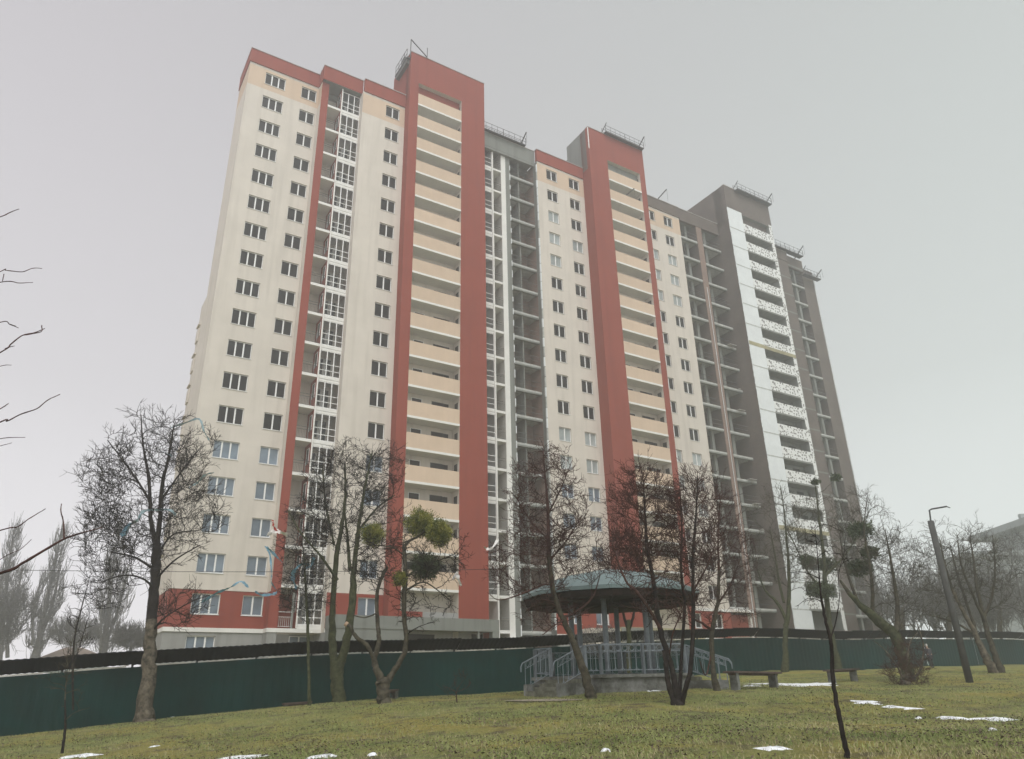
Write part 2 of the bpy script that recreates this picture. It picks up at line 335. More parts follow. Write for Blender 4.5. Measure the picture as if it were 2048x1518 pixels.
def glazing(u0, u1, o, ks, n=3, back=None):
    """loggia glazing: white frame grid, slab band beneath it, dark window and door in the wall behind"""
    fr = MB(); zt = 2.28; f = .05
    fr.box(u0, u1, o - .06, o, .0, .06, M_PVC); fr.box(u0, u1, o - .06, o, zt - f, zt, M_PVC)
    for i in range(n + 1):
        c = u0 + (u1 - u0) * i / n; a = max(u0, c - .04); b = min(u1, c + .04); fr.box(a, b, o - .06, o + .01, .06, zt - f, M_PVC)
    for zz in (.52, 1.07): fr.box(u0 + .04, u1 - .04, o - .055, o + .005, zz - .025, zz + .025, M_PVC)
    bd = MB(); bd.box(u0, u1, back, o + .015, -.26, 0, M_WHITE); bd.box(u0, u1, o - .1, o + .005, -.50, -.29, M_WHITE)
    gl = MB(); gl.quad((u0 + .04, -o + .03, .06), (u1 - .04, -o + .03, .06), (u1 - .04, -o + .03, zt - f), (u0 + .04, -o + .03, zt - f), M_CLEAR)
    rw = MB(); yb = back + .005
    rw.box(u0 + .1, u0 + .75, back - .02, yb, .8, 2.2, M_DARK); rw.box(u0 + .98, u0 + 1.45, back - .02, yb, .15, 2.2, M_DARK)
    rw.box(u0 + .86, u0 + .98, back - .02, yb + .02, .1, 2.26, M_PVC); rw.box(u0 + .75, u0 + .80, back - .02, yb + .02, .75, 2.26, M_PVC)
    pr = None
    for k in ks:
        if pr is None:
            a = fr.build('loggia_glazing', bld, False, (-U0, 0, 0)); b = bd.build('slab_band', a, False, (-U0, 0, 0)); c = gl.build('pane', a, False, (-U0, 0, 0)); d = rw.build('inner_window', a, False, (-U0, 0, 0)); pr = (a.data, b.data, c.data, d.data)
        else:
            a = bpy.data.objects.new('loggia_glazing', pr[0]); C.objects.link(a); a.parent = bld
            for nm, me in (('slab_band', pr[1]), ('pane', pr[2]), ('inner_window', pr[3])):
                x = bpy.data.objects.new(nm, me); C.objects.link(x); x.parent = a
        a.location = (0, 0, FL(k) - ZB)
balcony_slabs(15.25, 16.52, 0, 0, -.8, range(0, 17), -2.38, 16.2)
glazing(16.63, 18.42, -.8, range(0, 18), 3, -2.38)
mb = MB(); mb.box(15.25, 16.5, -2.3, -2.2, 4.7, 7.2, M_RED); mb.box(16.2, 16.35, -1.0, -.9, 4.7, 7.2, M_CONC)
rb = rail_mb(15.27, 16.2, -.85, 4.72, 1.1, m=M_PVC, step=.14, mid=.75, r=.02); bpart(mb, 'entrance_recess'); bpart(rb, 'railing')
# wall between loggias and first tower
mb = MB(); hC = wrow(20.86, 22.31, ALL); wall(mb, 18.42, 22.87, 0, FULL, hC); bpart(mb, 'wall')
for k in ALL: put_window(W2, 20.86, 0, ZC(k) - WH / 2, 'd' if k < 13 else 'b')
# ---- towers --------------------------------------------------------------------
def tower(uL, bL, bR, uR, o, mp, mlint, par, slabm, sidem, backo, kmax, back_m, stepped=(), dmat=None, zlow=4.6, edge=None):
    t = MB(); ob = o - 1.35
    wall(t, uL, bL, o, [(zlow, 61.8, mp)]); wall(t, bR, uR, o, [(zlow, 61.8, dmat or mp)]); wall(t, bL, bR, o, [(58.0, 61.8, mlint)])
    side(t, uL, 0, o, GRD, 61.8, sidem); side(t, uR, o, -2.6, GRD, 61.8, sidem)
    side(t, bL, ob, o, GRD, 58.0, back_m); side(t, bR, ob, o, GRD, 58.0, back_m)
    t.quad((bL, -ob, GRD), (bR, -ob, GRD), (bR, -ob, 58.0), (bL, -ob, 58.0), back_m); t.quad((bL, -o, 58.0), (bR, -o, 58.0), (bR, -ob, 58.0), (bL, -ob, 58.0), back_m)
    t.box(uL - .03, uR + .03, o - .5, o + .06, 61.8, 61.86, M_SHEET)
    b = bpart(t, 'tower_wall')
    h = MB(); h.box(uL, uR, backo, o - .5, 56.0, 61.79, stepped[0] if stepped else sidem)
    for s in stepped[1:]: h.box(uL, uR - 1, s[0], s[1], 56, s[2], stepped[0])
    h.build('roof_house', b, False, BSH)
    ks = range(-1, kmax)
    P = MB(); P.box(bL + .004, bR - .004, o - .12, o + (.015 if par is M_DABS else -.01), -.02, 1.3, par); S = MB(); S.box(bL + .004, bR - .004, ob + .01, o + (.0 if par is M_DABS else .03), -.22, -.02, slabm)
    subs = []
    def sub(nm, *boxes):
        q_ = MB()
        for b_ in boxes: q_.box(*b_)
        subs.append((nm, q_))
    if back_m is M_CREAM:
        for a, c in ((bL + 1.0, bL + 1.9), (bL + 2.95, bL + 4.0)): sub('balcony_window', (a, c, ob, ob + .02, .95, 2.15, M_DARK), (a - .06, c + .06, ob, ob + .012, .9, 2.2, M_PVC if a < bL + 1.5 else M_RAIL))
        c = bL + 4.0; sub('open_sash', (c - .02, c + .5, ob + .1, ob + .14, .98, 2.12, M_STEEL), (c + .04, c + .44, ob + .14, ob + .145, 1.05, 2.05, M_DARK))
        sub('side_window', (bR - .03, bR - .005, ob + .45, ob + 1.0, .9, 2.1, M_STEEL))
    else:
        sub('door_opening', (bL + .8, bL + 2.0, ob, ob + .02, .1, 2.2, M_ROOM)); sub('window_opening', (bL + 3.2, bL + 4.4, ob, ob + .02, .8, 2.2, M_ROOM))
    pr = None
    for k in ks:
        if pr is None:
            a = P.build('balcony_parapet', bld, False, (-U0, 0, 0)); s_ = S.build('balcony_slab', a, False, (-U0, 0, 0)); pr = [a.data, ('balcony_slab', s_.data)]
            for nm, q_ in subs: pr.append((nm, q_.build(nm, a, False, (-U0, 0, 0)).data))
        else:
            a = bpy.data.objects.new('balcony_parapet', pr[0]); C.objects.link(a); a.parent = bld
            for nm, me in pr[1:]:
                x = bpy.data.objects.new(nm, me); C.objects.link(x); x.parent = a
        a.location = (0, 0, FL(k) - ZB)
    return b
T1 = tower(22.87, 23.82, 28.8, 31.58, 1.05, M_RED, M_RED, M_PEACH, M_WHITE, M_RED, -3.4, 17, M_CREAM, (M_RED, (-5.2, -3.4, 60.4), (-6.6, -5.2, 58.9)))
mb = MB(); mb.box(23.83, 28.79, .9, 1.02, 4.9, 5.97, M_GREY); mb.box(23.83, 25.7, 1.02, 1.03, 5.3, 5.97, M_RED); bpart(mb, 'balcony_parapet')
T2 = tower(45.45, 48.12, 53.15, 53.98, 1.5, M_RED, M_RED, M_PEACH, M_WHITE, M_RED, -2.7, 17, M_CREAM, (M_CONC, (-4.2, -2.7, 59.9), (-5.6, -4.2, 58.2)))
mb = MB(); mb.box(45.40, 45.5, 1.49, 1.56, 58.6, 61.7, M_WHITE); bpart(mb, 'corner_trim')
T3 = tower(67.77, 70.55, 75.85, 76.45, 1.93, M_FOAM, M_BRICK2, M_DABS, M_CONC, M_BRICK2, -5.0, 17, M_CONC, (M_BRICK2,), M_DABS)
mb = MB()                   # joints of the insulation boards of the third tower, floor by floor
mb.box(67.74, 76.47, 1.9, 1.945, 58.3, 61.81, M_BRICK2)
for k in range(-1, 17):
    big = k in (5, 13); z = FL(k) - .22
    q_ = MB(); q_.box(67.78, 70.54, 1.9, 1.95, z, z + (.5 if big else .13), M_OLIVE if big else M_SLAB)
    if big: q_.box(70.54, 76.4, 1.9, 1.96, z, z + .45, M_OLIVE)
    bpart(q_, 'fire_break_strip')
bpart(mb, 'brick_lintel')
q_ = MB(); zz = -1.0; n_ = 0
while zz < 58.3:              # ragged edge of the insulation boards
    q_.v += [(67.68 + .09 * rng.random(), -1.955, zz), (67.80, -1.955, zz)]
    if n_: q_.f.append((2 * n_ - 2, 2 * n_ - 1, 2 * n_ + 1, 2 * n_)); q_.m.append(q_.mi(M_FOAM))
    zz += .3; n_ += 1
bpart(q_, 'insulation_edge')
# side walls of the two outer towers: grey strips above roof level, plinth
mb = MB(); mb.box(67.74, 76.5, 1.9, 1.97, GRD, 5.6, M_BRICK2); mb.box(67.8, 70.8, 1.97, 1.99, 5.6, 7.5, M_FOAM); bpart(mb, 'plinth')
# ---- first gap: glazed loggias, then a bare bay --------------------------------------
glazing(31.62, 33.5, -.8, range(0, 17), 2, -2.38)
balcony_slabs(33.66, 34.66, 0, 0, -.8, range(0, 18), -2.38, None)
mb = MB(); mb.box(33.5, 33.66, -2.35, -.72, 4.0, 55.0, M_WHITE); bpart(mb, 'fin_wall')
mb = MB(); mb.quad((31.58, 2.4, GRD), (34.66, 2.4, GRD), (34.66, 2.4, 55.0), (31.58, 2.4, 55.0), M_CREAM); side(mb, 34.66, -2.4, -.8, GRD, 55, M_CREAM)
mb.box(34.66, 35.22, -2.4, -.74, GRD, 55.0, M_WHITE); mb.box(35.22, 35.8, -2.4, -.76, GRD, 55.0, M_CONC); bpart(mb, 'pier')
mb = MB()
z = 4.5
while z < 54.5: q_ = MB(); q_.box(35.74, 35.82, -.76, -.70, z, z + rng.uniform(.5, .9), M_FOAM); bpart(q_, 'insulation_piece'); z += rng.uniform(1.2, 1.6)
parapet(31.6, 38.95, -.42, z0=54.9, z1=56.7, m=M_CONC)
mb = MB(); mb.box(31.6, 38.9, -.8, -.44, 54.6, 54.92, M_CONC); bpart(mb, 'roof_beam')
def bare_bay(u0, u1, o, back, ks, divs=(), doors=True, lm=M_BRICK, cols=()):
    b_ = MB(); b_.quad((u0, -back, GRD), (u1, -back, GRD), (u1, -back, 55), (u0, -back, 55), lm); side(b_, u0 + .003, back, o, GRD, 55, M_CONC); side(b_, u1 - .003, back, o, GRD, 55, lm)
    for a, c in divs: b_.box(a, c, back + .002, o - .25, GRD, 54.98, M_CONC)
    for a, c, q in cols: b_.box(a, c, q - .35, q, GRD, 54.98, M_CONC)
    wp = bpart(b_, 'bay_wall'); S = MB(); S.box(u0 + .01, u1 - .01, back + .01, o, -.2, 0, M_SLAB)
    S.box(u0 + .01, u1 - .01, o - .3, o - .01, -.34, -.2, M_CONC)
    R = MB()
    for zz in (.5, 1.0): R.box(u0 + .01, u1 - .01, o - .12, o - .09, zz, zz + .03, M_RAIL)
    D = MB()
    if doors:
        y = back + .05; a = u0 + .35
        D.box(a, a + .62, back, y, .75, 2.15, M_PVC); D.box(a + .06, a + .56, back, y + .01, .81, 2.09, M_DARK)
        a = u0 + 1.35; D.box(a, a + .72, back, y, 0.02, 2.15, M_PVC); D.box(a + .1, a + .62, back, y + .01, .72, 2.05, M_DARK)
    for i, k in enumerate(ks):
        s_ = bpy.data.objects.new('balcony_slab', S_me[0]) if i else S.build('balcony_slab', bld, False, (-U0, 0, 0))
        if i: C.objects.link(s_); s_.parent = bld
        S_me = (s_.data,); s_.location = (0, 0, FL(k) - ZB)
        if doors:
            d_ = bpy.data.objects.new('window_and_door', D_me[0]) if i else D.build('window_and_door', s_, False, (-U0, 0, 0))
            if i: C.objects.link(d_); d_.parent = s_
            D_me = (d_.data,)
        if doors or k % 3 == 0:
            if not i or 'R_me' not in dir(): r_ = R.build('guard_bar', s_, False, (-U0, 0, 0))
            r_.parent = s_
bare_bay(35.82, 38.94, -.8, -2.6, range(0, 18), ((37.05, 37.17),), True)
# ---- section two ----------------------------------------------------------------------
mb = MB(); hD = wrow(40.22, 41.67, ALL); hE = wrow(43.34, 44.79, ALL); wall(mb, 38.95, 45.45, 0, FULL, hD + hE); side(mb, 38.95, -.8, 0, 4.6, 55.1, M_CONC)
bpart(mb, 'wall')
mb = MB(); z = 5
while z < 54.6: q_ = MB(); q_.box(38.86 - rng.random() * .05, 38.945, -.15, 0.01, z, z + 1.0, M_FOAM if rng.random() < .6 else M_SLAB); bpart(q_, 'insulation_piece'); z += 1.08
parapet(38.9, 45.45, .1)
for k in ALL:
    put_window(W2, 40.22, 0, ZC(k) - WH / 2, 'p' if k in (2, 3, 4, 11, 12) else ('b' if k > 12 else 'd'))
    put_window(W2, 43.34, 0, ZC(k) - WH / 2, 'p' if k in (3, 11, 12) else ('b' if k > 12 else 'd'))
mb = MB(); hF = wrow(57.9, 59.35, ALL); hH = wrow(54.95, 56.4, ALL); wall(mb, 53.98, 60.6, 0, FULL, hF + hH); bpart(mb, 'wall')
parapet(54.0, 60.6, .1, m=M_BRICK2)
for k in range(8, 18): put_window(W2, 57.9, 0, ZC(k) - WH / 2, 'p' if k in (11, 12, 13) else 'd')
def merged_windows(spec):
    f = MB(); g = MB(); me, panes = W2
    for u, k, gl in spec:
        n = len(f.v); z = ZC(k) - WH / 2
        for v in me.vertices: f.v.append((v.co.x + u - U0, v.co.y, v.co.z + z - ZB))
        for p in me.polygons: f.f.append(tuple(n + i for i in p.vertices)); f.m.append(f.mi(M_PVC))
        q = panes[gl]; n = len(g.v)
        for v in q.vertices: g.v.append((v.co.x + u - U0, v.co.y, v.co.z + z - ZB))
        g.f.append((n, n + 1, n + 2, n + 3)); g.m.append(g.mi({'d': M_DARK, 'p': M_PALE, 'b': M_BLUE}[gl]))
    o = f.build('window', bld); tag(o, kind='stuff'); q = g.build('pane', o)
merged_windows([(57.9, k, 'p' if k in (2, 3, 4) else 'd') for k in range(0, 8)] + [(54.95, k, 'p' if k in (2, 3, 4, 11, 12) else 'd') for k in ALL])
mb = MB(); mb.box(38.97, 45.4, 0.0, .06, 4.4, 4.68, M_WHITE); bpart(mb, 'string_course'); mb = MB(); mb.box(54.0, 60.58, 0, .06, 7.2, 7.45, M_WHITE); bpart(mb, 'string_course')
# ---- second gap: bare frame either side of a brick column ------------------------------------
bare_bay(60.62, 63.5, -.03, -2.2, range(0, 17), (), False, M_BRICK2, ((62.1, 62.5, -.7),))
bare_bay(64.45, 67.76, -.03, -2.2, range(0, 17), (), False, M_BRICK2, ((65.3, 65.75, -.6),))
mb = MB(); mb.box(63.5, 64.45, -2.2, -.0, GRD, 55, M_BRICK); bpart(mb, 'brick_column')
mb = MB(); mb.tube([(63.95, -.08, 5), (63.95, -.08, 46)], .035, M_FOAM, 6); bpart(mb, 'drain_pipe')
mb = MB()
for k in range(3, 17):
    for ub in ((60.7, 63.4), (64.5, 67.6)):
        if rng.random() < .55: q_ = MB(); q_.box(ub[0], ub[1], -.5, -.46, FL(k) + 1.0, FL(k) + 1.05, M_STEEL); q_.box(ub[0], ub[1], -.5, -.46, FL(k) + .5, FL(k) + .54, M_STEEL); bpart(q_, 'guard_bar')
    if rng.random() < .6: q_ = MB(); q_.box(66.0 + rng.random(), 67.3, .0, .12 + rng.random() * .4, FL(k) + .002, FL(k) + .06, M_SHEET); bpart(q_, 'loose_board')
mb = MB(); side(mb, 67.765, -5, 0, GRD, 61.8, M_BRICK2); bpart(mb, 'tower_side')
parapet(60.65, 67.7, .05, z0=54.9, m=M_BRICK2)
mb = MB(); mb.box(61.0, 63.4, -.4, -.3, 3, 7.0, M_RED); mb.box(60.6, 63.5, 0, .5, 7.2, 7.5, M_WHITE); mb.box(63.4, 63.6, -.3, .06, 3, 7.1, M_WHITE); bpart(mb, 'entrance_recess')
# ---- raw brick end -----------------------------------------------------------------------------
mb = MB(); wall(mb, 76.45, 81.35, 0, [(GRD, 55.1, M_BRICK2)]); side(mb, 81.35, -2.2, 0, GRD, 55.1, M_BRICK2)
wall(mb, 85.35, 89.35, -1.83, [(GRD, 55.1, M_BRICK2)]); side(mb, 89.35, -1.83, -8, GRD, 56.6, M_BRICK2)
for k in range(-1, 17): mb.box(76.5, 81.34, 0.0, .006, FL(k) - .2, FL(k) - .02, M_CONC)
bpart(mb, 'brick_wall')
bare_bay(81.37, 85.35, -.8, -2.3, range(0, 17), (), False, M_BRICK2, ((83.6, 84.0, -1.0),))
parapet(76.5, 81.4, .05, m=M_BRICK2); parapet(81.4, 85.4, -.5, z0=54.9, m=M_BRICK2); parapet(85.4, 89.4, -1.78, m=M_BRICK2)
mb = MB()
for z in np.arange(-1, 56, 2.2): q_ = MB(); q_.box(89.33, 89.42, -1.84, -1.72, z, z + 2.05, M_FOAM); bpart(q_, 'insulation_piece')
# ---- core and roof: closes the volume -----------------------------------------------------------
mb = MB(); mb.box(12.0, 89.3, -14, -2.62, GRD, 55.0, M_CONC); mb.box(8.3, 89.3, -2.62, -2.0, 54.6, 55.05, M_CONC); mb.box(8.3, 12, -6.1, -2.62, 54.6, 55.05, M_CONC)
for a_, b_ in ((14.7, 18.4), (31.7, 38.9), (60.7, 67.7), (81.45, 85.3)): mb.box(a_, b_, -2.7, -.46, 55.06, 55.3, M_CONC)
bpart(mb, 'rear_wall')
# ---- grey single-storey annex at the foot, olive board annex further right ------------------------
mb = MB(); mb.box(18.5, 24.2, 0, 1.55, GRD, 4.6, M_CONC); mb.box(18.45, 32.2, 0, 1.6, 4.6, 5.52, M_CONC); mb.box(30.3, 30.45, 1.3, 1.5, GRD, 4.6, M_CONC); mb.box(31.6, 32.2, 0.2, 1.58, GRD, 4.6, M_CONC)
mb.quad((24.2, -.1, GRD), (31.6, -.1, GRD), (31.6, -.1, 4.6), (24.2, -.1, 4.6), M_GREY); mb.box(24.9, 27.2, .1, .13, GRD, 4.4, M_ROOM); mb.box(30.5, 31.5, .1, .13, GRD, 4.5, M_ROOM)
mb.box(25.2, 26.4, .13, .16, 3.0, 3.9, M_GREY)
bpart(mb, 'annex')
put_window(WG, 22.55, 1.58, 3.05, 'b'); put_window(W2, 16.6, -2.2, 2.9, 'b')
mb = MB(); mb.box(41.3, 44.5, .02, 1.8, 2.2, 5.1, M_CREAM); mb.box(44.5, 54.6, .02, 1.95, 2.2, 5.25, M_OLIVE); mb.box(44.5, 47, 1.95, 1.97, 2.2, 5.2, M_CONC); bpart(mb, 'annex')
mb = MB(); mb.box(31.7, 39.0, -.8, .3, 3.85, 4.15, M_WHITE); bpart(mb, 'balcony_slab')
# ---- painters' suspended platforms and roof rails ------------------------------------------------
def platform(name, u0, u1, o, z, label, along=True, bars=9, jib=True):
    r_ = empty(name, bw(u0, o, z), label, 'work platform', None, TH); p = MB(); Lh = (u1 - u0)
    p.box(0, Lh, -.35, .35, 0, .12, M_STEEL); p.build('deck', r_)
    q = MB()
    for oo in (-.34, .34):
        for zz in (.5, 1.0): q.tube([(0, -oo, zz), (Lh, -oo, zz)], .03, M_STEEL, 4)
        for i in range(bars): x = Lh * i / (bars - 1); q.tube([(x, -oo, .1), (x, -oo, 1.0)], .025 + (.02 if i % 4 == 0 else 0), M_STEEL, 4)
    q.build('guard_rail', r_)
    if jib:
        j = MB(); j.tube([(Lh * .97, 1.2, .1), (Lh * .97, -.8, 1.5)], .07, M_STEEL, 5); j.tube([(Lh * .97, -.8, 1.5), (Lh * .97, -.8, .0)], .02, M_STEEL, 4); j.tube([(0, 1.0, 0), (0, -.6, 1.2)], .05, M_STEEL, 5); j.build('jib', r_)
    return r_
platform('roof_railing_platform', 31.7, 37.6, -.4, 56.72, 'dark rail along the roof between the first and second red towers')
platform('roof_railing_platform', 47.9, 53.9, 1.6, 61.8, 'hazy guard rail on top of the second red tower')
platform('roof_railing_platform', 69.8, 76.6, 2.2, 61.5, 'faint railing around the top of the raw brick tower')
platform('roof_railing_platform', 76.9, 84.5, .2, 56.7, 'railing on the roof right of the speckled tower')
platform('suspended_platform', 86.4, 89.9, -1.2, 55.2, 'cluttered cradle hanging at the far right corner of the roof', bars=6)
c = empty('suspended_platform', bw(22.7, 1.0, 60.9), 'cradle perched on the left corner of the first red tower roof', 'work platform', None, TH)
p = MB(); p.box(-.25, .35, -3.2, -.1, 0, .16, M_STEEL); p.box(-.2, .3, -3.0, -.3, -.5, 0, M_RAIL); p.build('deck', c)
p = MB()
for x in (-.2, .3):
    for z in (.65, 1.3): p.tube([(x, .2, z), (x, 3.1, z)], .03, M_STEEL, 4)
    for y in (.2, .9, 1.6, 2.3, 3.1): p.tube([(x, y, .1), (x, y, 1.3)], .03, M_STEEL, 4)
p.build('guard_rail', c)
p = MB(); p.tube([(.1, .0, 2.6), (1.9, -.2, .9)], .06, M_STEEL, 5); p.tube([(.1, 0, .1), (.1, 0, 2.6)], .05, M_STEEL, 5); p.tube([(1.9, -.2, .9), (1.9, -.2, 2.2)], .04, M_STEEL, 5); p.bx((0, 1.2, .5), (.4, .5, .9), M_RAIL); p.build('jib', c)
def jib(u, o, z, label, L_=1.8):
    j = MB(); j.tube([(0, .9, 0), (0, -.9, L_ * .8)], .07, M_STEEL, 5); j.tube([(0, .9, 0), (0, .9, 1.0)], .05, M_STEEL, 5); j.tube([(0, -.9, L_ * .8), (0, -.9, -.3)], .015, M_STEEL, 4)
    o_ = j.build('roof_jib', None); o_.location = bw(u, o, z); o_.rotation_euler = (0, 0, TH + .5); tag(o_, label, 'jib', 'hoist arms on the roof')
jib(57.8, 0, 56.7, 'thin hoist arm on the roof edge right of the second red tower')
jib(50.8, 1.5, 53.6, 'beam poking out of the second highest balcony of the second red tower', 1.2)
# ================================================================== GROUND
def ground_material():
    m = bpy.data.materials.new('winter_lawn'); m.use_nodes = True; t = m.node_tree; b = t.nodes['Principled BSDF']; b.inputs['Roughness'].default_value = .95; b.inputs['Specular IOR Level'].default_value = .1
    co = t.nodes.new('ShaderNodeTexCoord'); lk = t.links.new
    def noise(s, d=6, r=.6): n_ = t.nodes.new('ShaderNodeTexNoise'); n_.inputs['Scale'].default_value = s; n_.inputs['Detail'].default_value = d; n_.inputs['Roughness'].default_value = r; lk(co.outputs['Object'], n_.inputs['Vector']); return n_
    def ramp_(n_, a, b_, ca, cb): r = t.nodes.new('ShaderNodeValToRGB'); r.color_ramp.elements[0].position = a; r.color_ramp.elements[1].position = b_; r.color_ramp.elements[0].color = (*ca, 1); r.color_ramp.elements[1].color = (*cb, 1); lk(n_.outputs['Fac'], r.inputs[0]); return r
    g = ramp_(noise(14, 8, .75), .3, .7, (.11, .13, .045), (.32, .34, .13))
    y = ramp_(noise(.35), .4, .62, (1, 1, 1), (1.25, 1.0, .8))
    mu = t.nodes.new('ShaderNodeMixRGB'); mu.blend_type = 'MULTIPLY'; mu.inputs[0].default_value = 1; lk(g.outputs[0], mu.inputs[1]); lk(y.outputs[0], mu.inputs[2])
    dirt = ramp_(noise(1.1, 10, .7), .50, .62, (0, 0, 0), (.85, .85, .85)); mx = t.nodes.new('ShaderNodeMixRGB'); lk(dirt.outputs[0], mx.inputs[0]); lk(mu.outputs[0], mx.inputs[1]); mx.inputs[2].default_value = (.10, .085, .06, 1)
    lk(mx.outputs[0], b.inputs['Base Color'])
    n2 = noise(30, 6, .8); bp = t.nodes.new('ShaderNodeBump'); bp.inputs['Strength'].default_value = .9; bp.inputs['Distance'].default_value = .06; lk(n2.outputs['Fac'], bp.inputs['Height']); lk(bp.outputs[0], b.inputs['Normal'])
    return m
M_LAWN = ground_material(); MATS['lawn'] = M_LAWN
xs = np.concatenate([np.linspace(-200, -40, 12)[:-1], np.linspace(-40, 50, 226), np.linspace(50, 240, 12)[1:]])
ys = np.concatenate([np.linspace(-40, 2, 6)[:-1], np.linspace(2, 45, 180), np.linspace(45, 90, 40)[1:], np.linspace(90, 210, 8)[1:]])
XX, YY = np.meshgrid(xs, ys); ZZ = gz(XX, YY)
near = (XX > -40) & (XX < 50) & (YY > 2) & (YY < 60)
ZZ = ZZ + near * (.025 * np.sin(XX * 1.7 + np.sin(YY * 1.1)) * np.cos(YY * 1.3 + XX * .4) + rng.normal(0, .012, XX.shape))
nx, ny = len(xs), len(ys)
v = np.stack([XX.ravel(), YY.ravel(), ZZ.ravel()], 1)
i = (np.arange(ny - 1)[:, None] * nx + np.arange(nx - 1)[None]).ravel()
fc = np.stack([i, i + 1, i + 1 + nx, i + nx], 1)
def np_mesh(name, v, f, m, parent=None, smooth=False):
    me = bpy.data.meshes.new(name); k = f.shape[1]
    me.vertices.add(len(v)); me.vertices.foreach_set('co', np.ascontiguousarray(v, dtype=np.float32).ravel())
    me.loops.add(f.size); me.loops.foreach_set('vertex_index', np.ascontiguousarray(f, dtype=np.int32).ravel())
    me.polygons.add(len(f)); me.polygons.foreach_set('loop_start', np.arange(len(f), dtype=np.int32) * k); me.polygons.foreach_set('loop_total', np.full(len(f), k, dtype=np.int32))
    if smooth: me.polygons.foreach_set('use_smooth', np.ones(len(f), dtype=bool))
    me.update(calc_edges=True); me.validate(); me.materials.append(m)
    o = bpy.data.objects.new(name, me); C.objects.link(o)
    if parent: o.parent = parent
    return o
tag(np_mesh('ground', v, fc, M_LAWN, None, True), kind='structure')
# grass blades and leaf litter over the visible lawn
def wedge(n, y0, y1, pw=1.6):
    Y = y0 + (y1 - y0) * rng.random(n) ** pw; X = (rng.random(n) * 2 - 1) * .70 * Y
    keep = (DY * X - DX * Y) > -32.6                # this side of the fence
    return X[keep], Y[keep]
def blotch(X, Y): return np.sin(X * .9 + 1.3 * np.sin(Y * .7)) + np.sin(Y * 1.3 + X * .35 + 2) + .6 * np.sin(X * 3.1 + Y * 2.3)
def blades(name, n, y0, y1, h, wd, m, flat=False, pw=1.6, thr=None, lean=.5):
    X, Y = wedge(n, y0, y1, pw)
    if thr is not None: k = blotch(X, Y) * (1 if thr > 0 else -1) + rng.normal(0, .8, len(X)) > abs(thr) - 1; X, Y = X[k], Y[k]
    n = len(X); Z = gz(X, Y); a = rng.random(n) * 2 * PI; s = .6 + .8 * rng.random(n)
    ca, sa = np.cos(a), np.sin(a); hh = h * s; ww = wd * s
    p = np.stack([X, Y, Z - .01], 1)
    if not flat:
        l1 = rng.normal(0, lean, n) * hh; l2 = rng.normal(0, lean, n) * hh
        A = p + np.stack([ca * ww, sa * ww, 0 * a], 1); B = p - np.stack([ca * ww, sa * ww, 0 * a], 1); T = p + np.stack([l1, l2, hh], 1)
        v = np.stack([A, B, T], 1).reshape(-1, 3); f = np.arange(3 * n).reshape(-1, 3)
    else:
        t1 = rng.normal(0, .35, n); t2 = rng.normal(0, .35, n); up = .03 + rng.random(n) * .03
        u1 = np.stack([ca, sa, t1], 1) * ww[:, None]; u2 = np.stack([-sa, ca, t2], 1) * (ww * .6)[:, None]; q = p + np.stack([0 * a, 0 * a, up], 1)
        v = np.stack([q - u1, q - u2, q + u1, q + u2], 1).reshape(-1, 3); f = np.arange(4 * n).reshape(-1, 4)
    return np_mesh(name, v, f, m)
M_GR1 = mat('grass_blade', (.13, .18, .06), .8, .3, .7, col2=(.37, .40, .16), thr=(.3, .7), spec=.15)
M_GR2 = mat('dry_grass_blade', (.28, .25, .13), .85, .3, 1.5, col2=(.47, .42, .25), thr=(.3, .7), spec=.1)
M_LEAF = mat('fallen_leaf', (.035, .028, .02), .85, .3, 5, col2=(.17, .13, .09), thr=(.35, .65), spec=.15)
tag(blades('grass', 260000, 8, 42, .055, .006, M_GR1, thr=.4), 'short winter grass covering the slope before the fence', 'grass', kind='stuff')
tag(blades('dry_grass', 90000, 8, 40, .05, .006, M_GR2, thr=-.5), 'yellowed dry grass mixed into the lawn', 'grass', kind='stuff')
tag(blades('leaf_litter', 75000, 9, 36, .02, .021, M_LEAF, flat=True, pw=1.2, thr=.6), 'dark fallen leaves scattered over the lawn', 'leaves', kind='stuff')
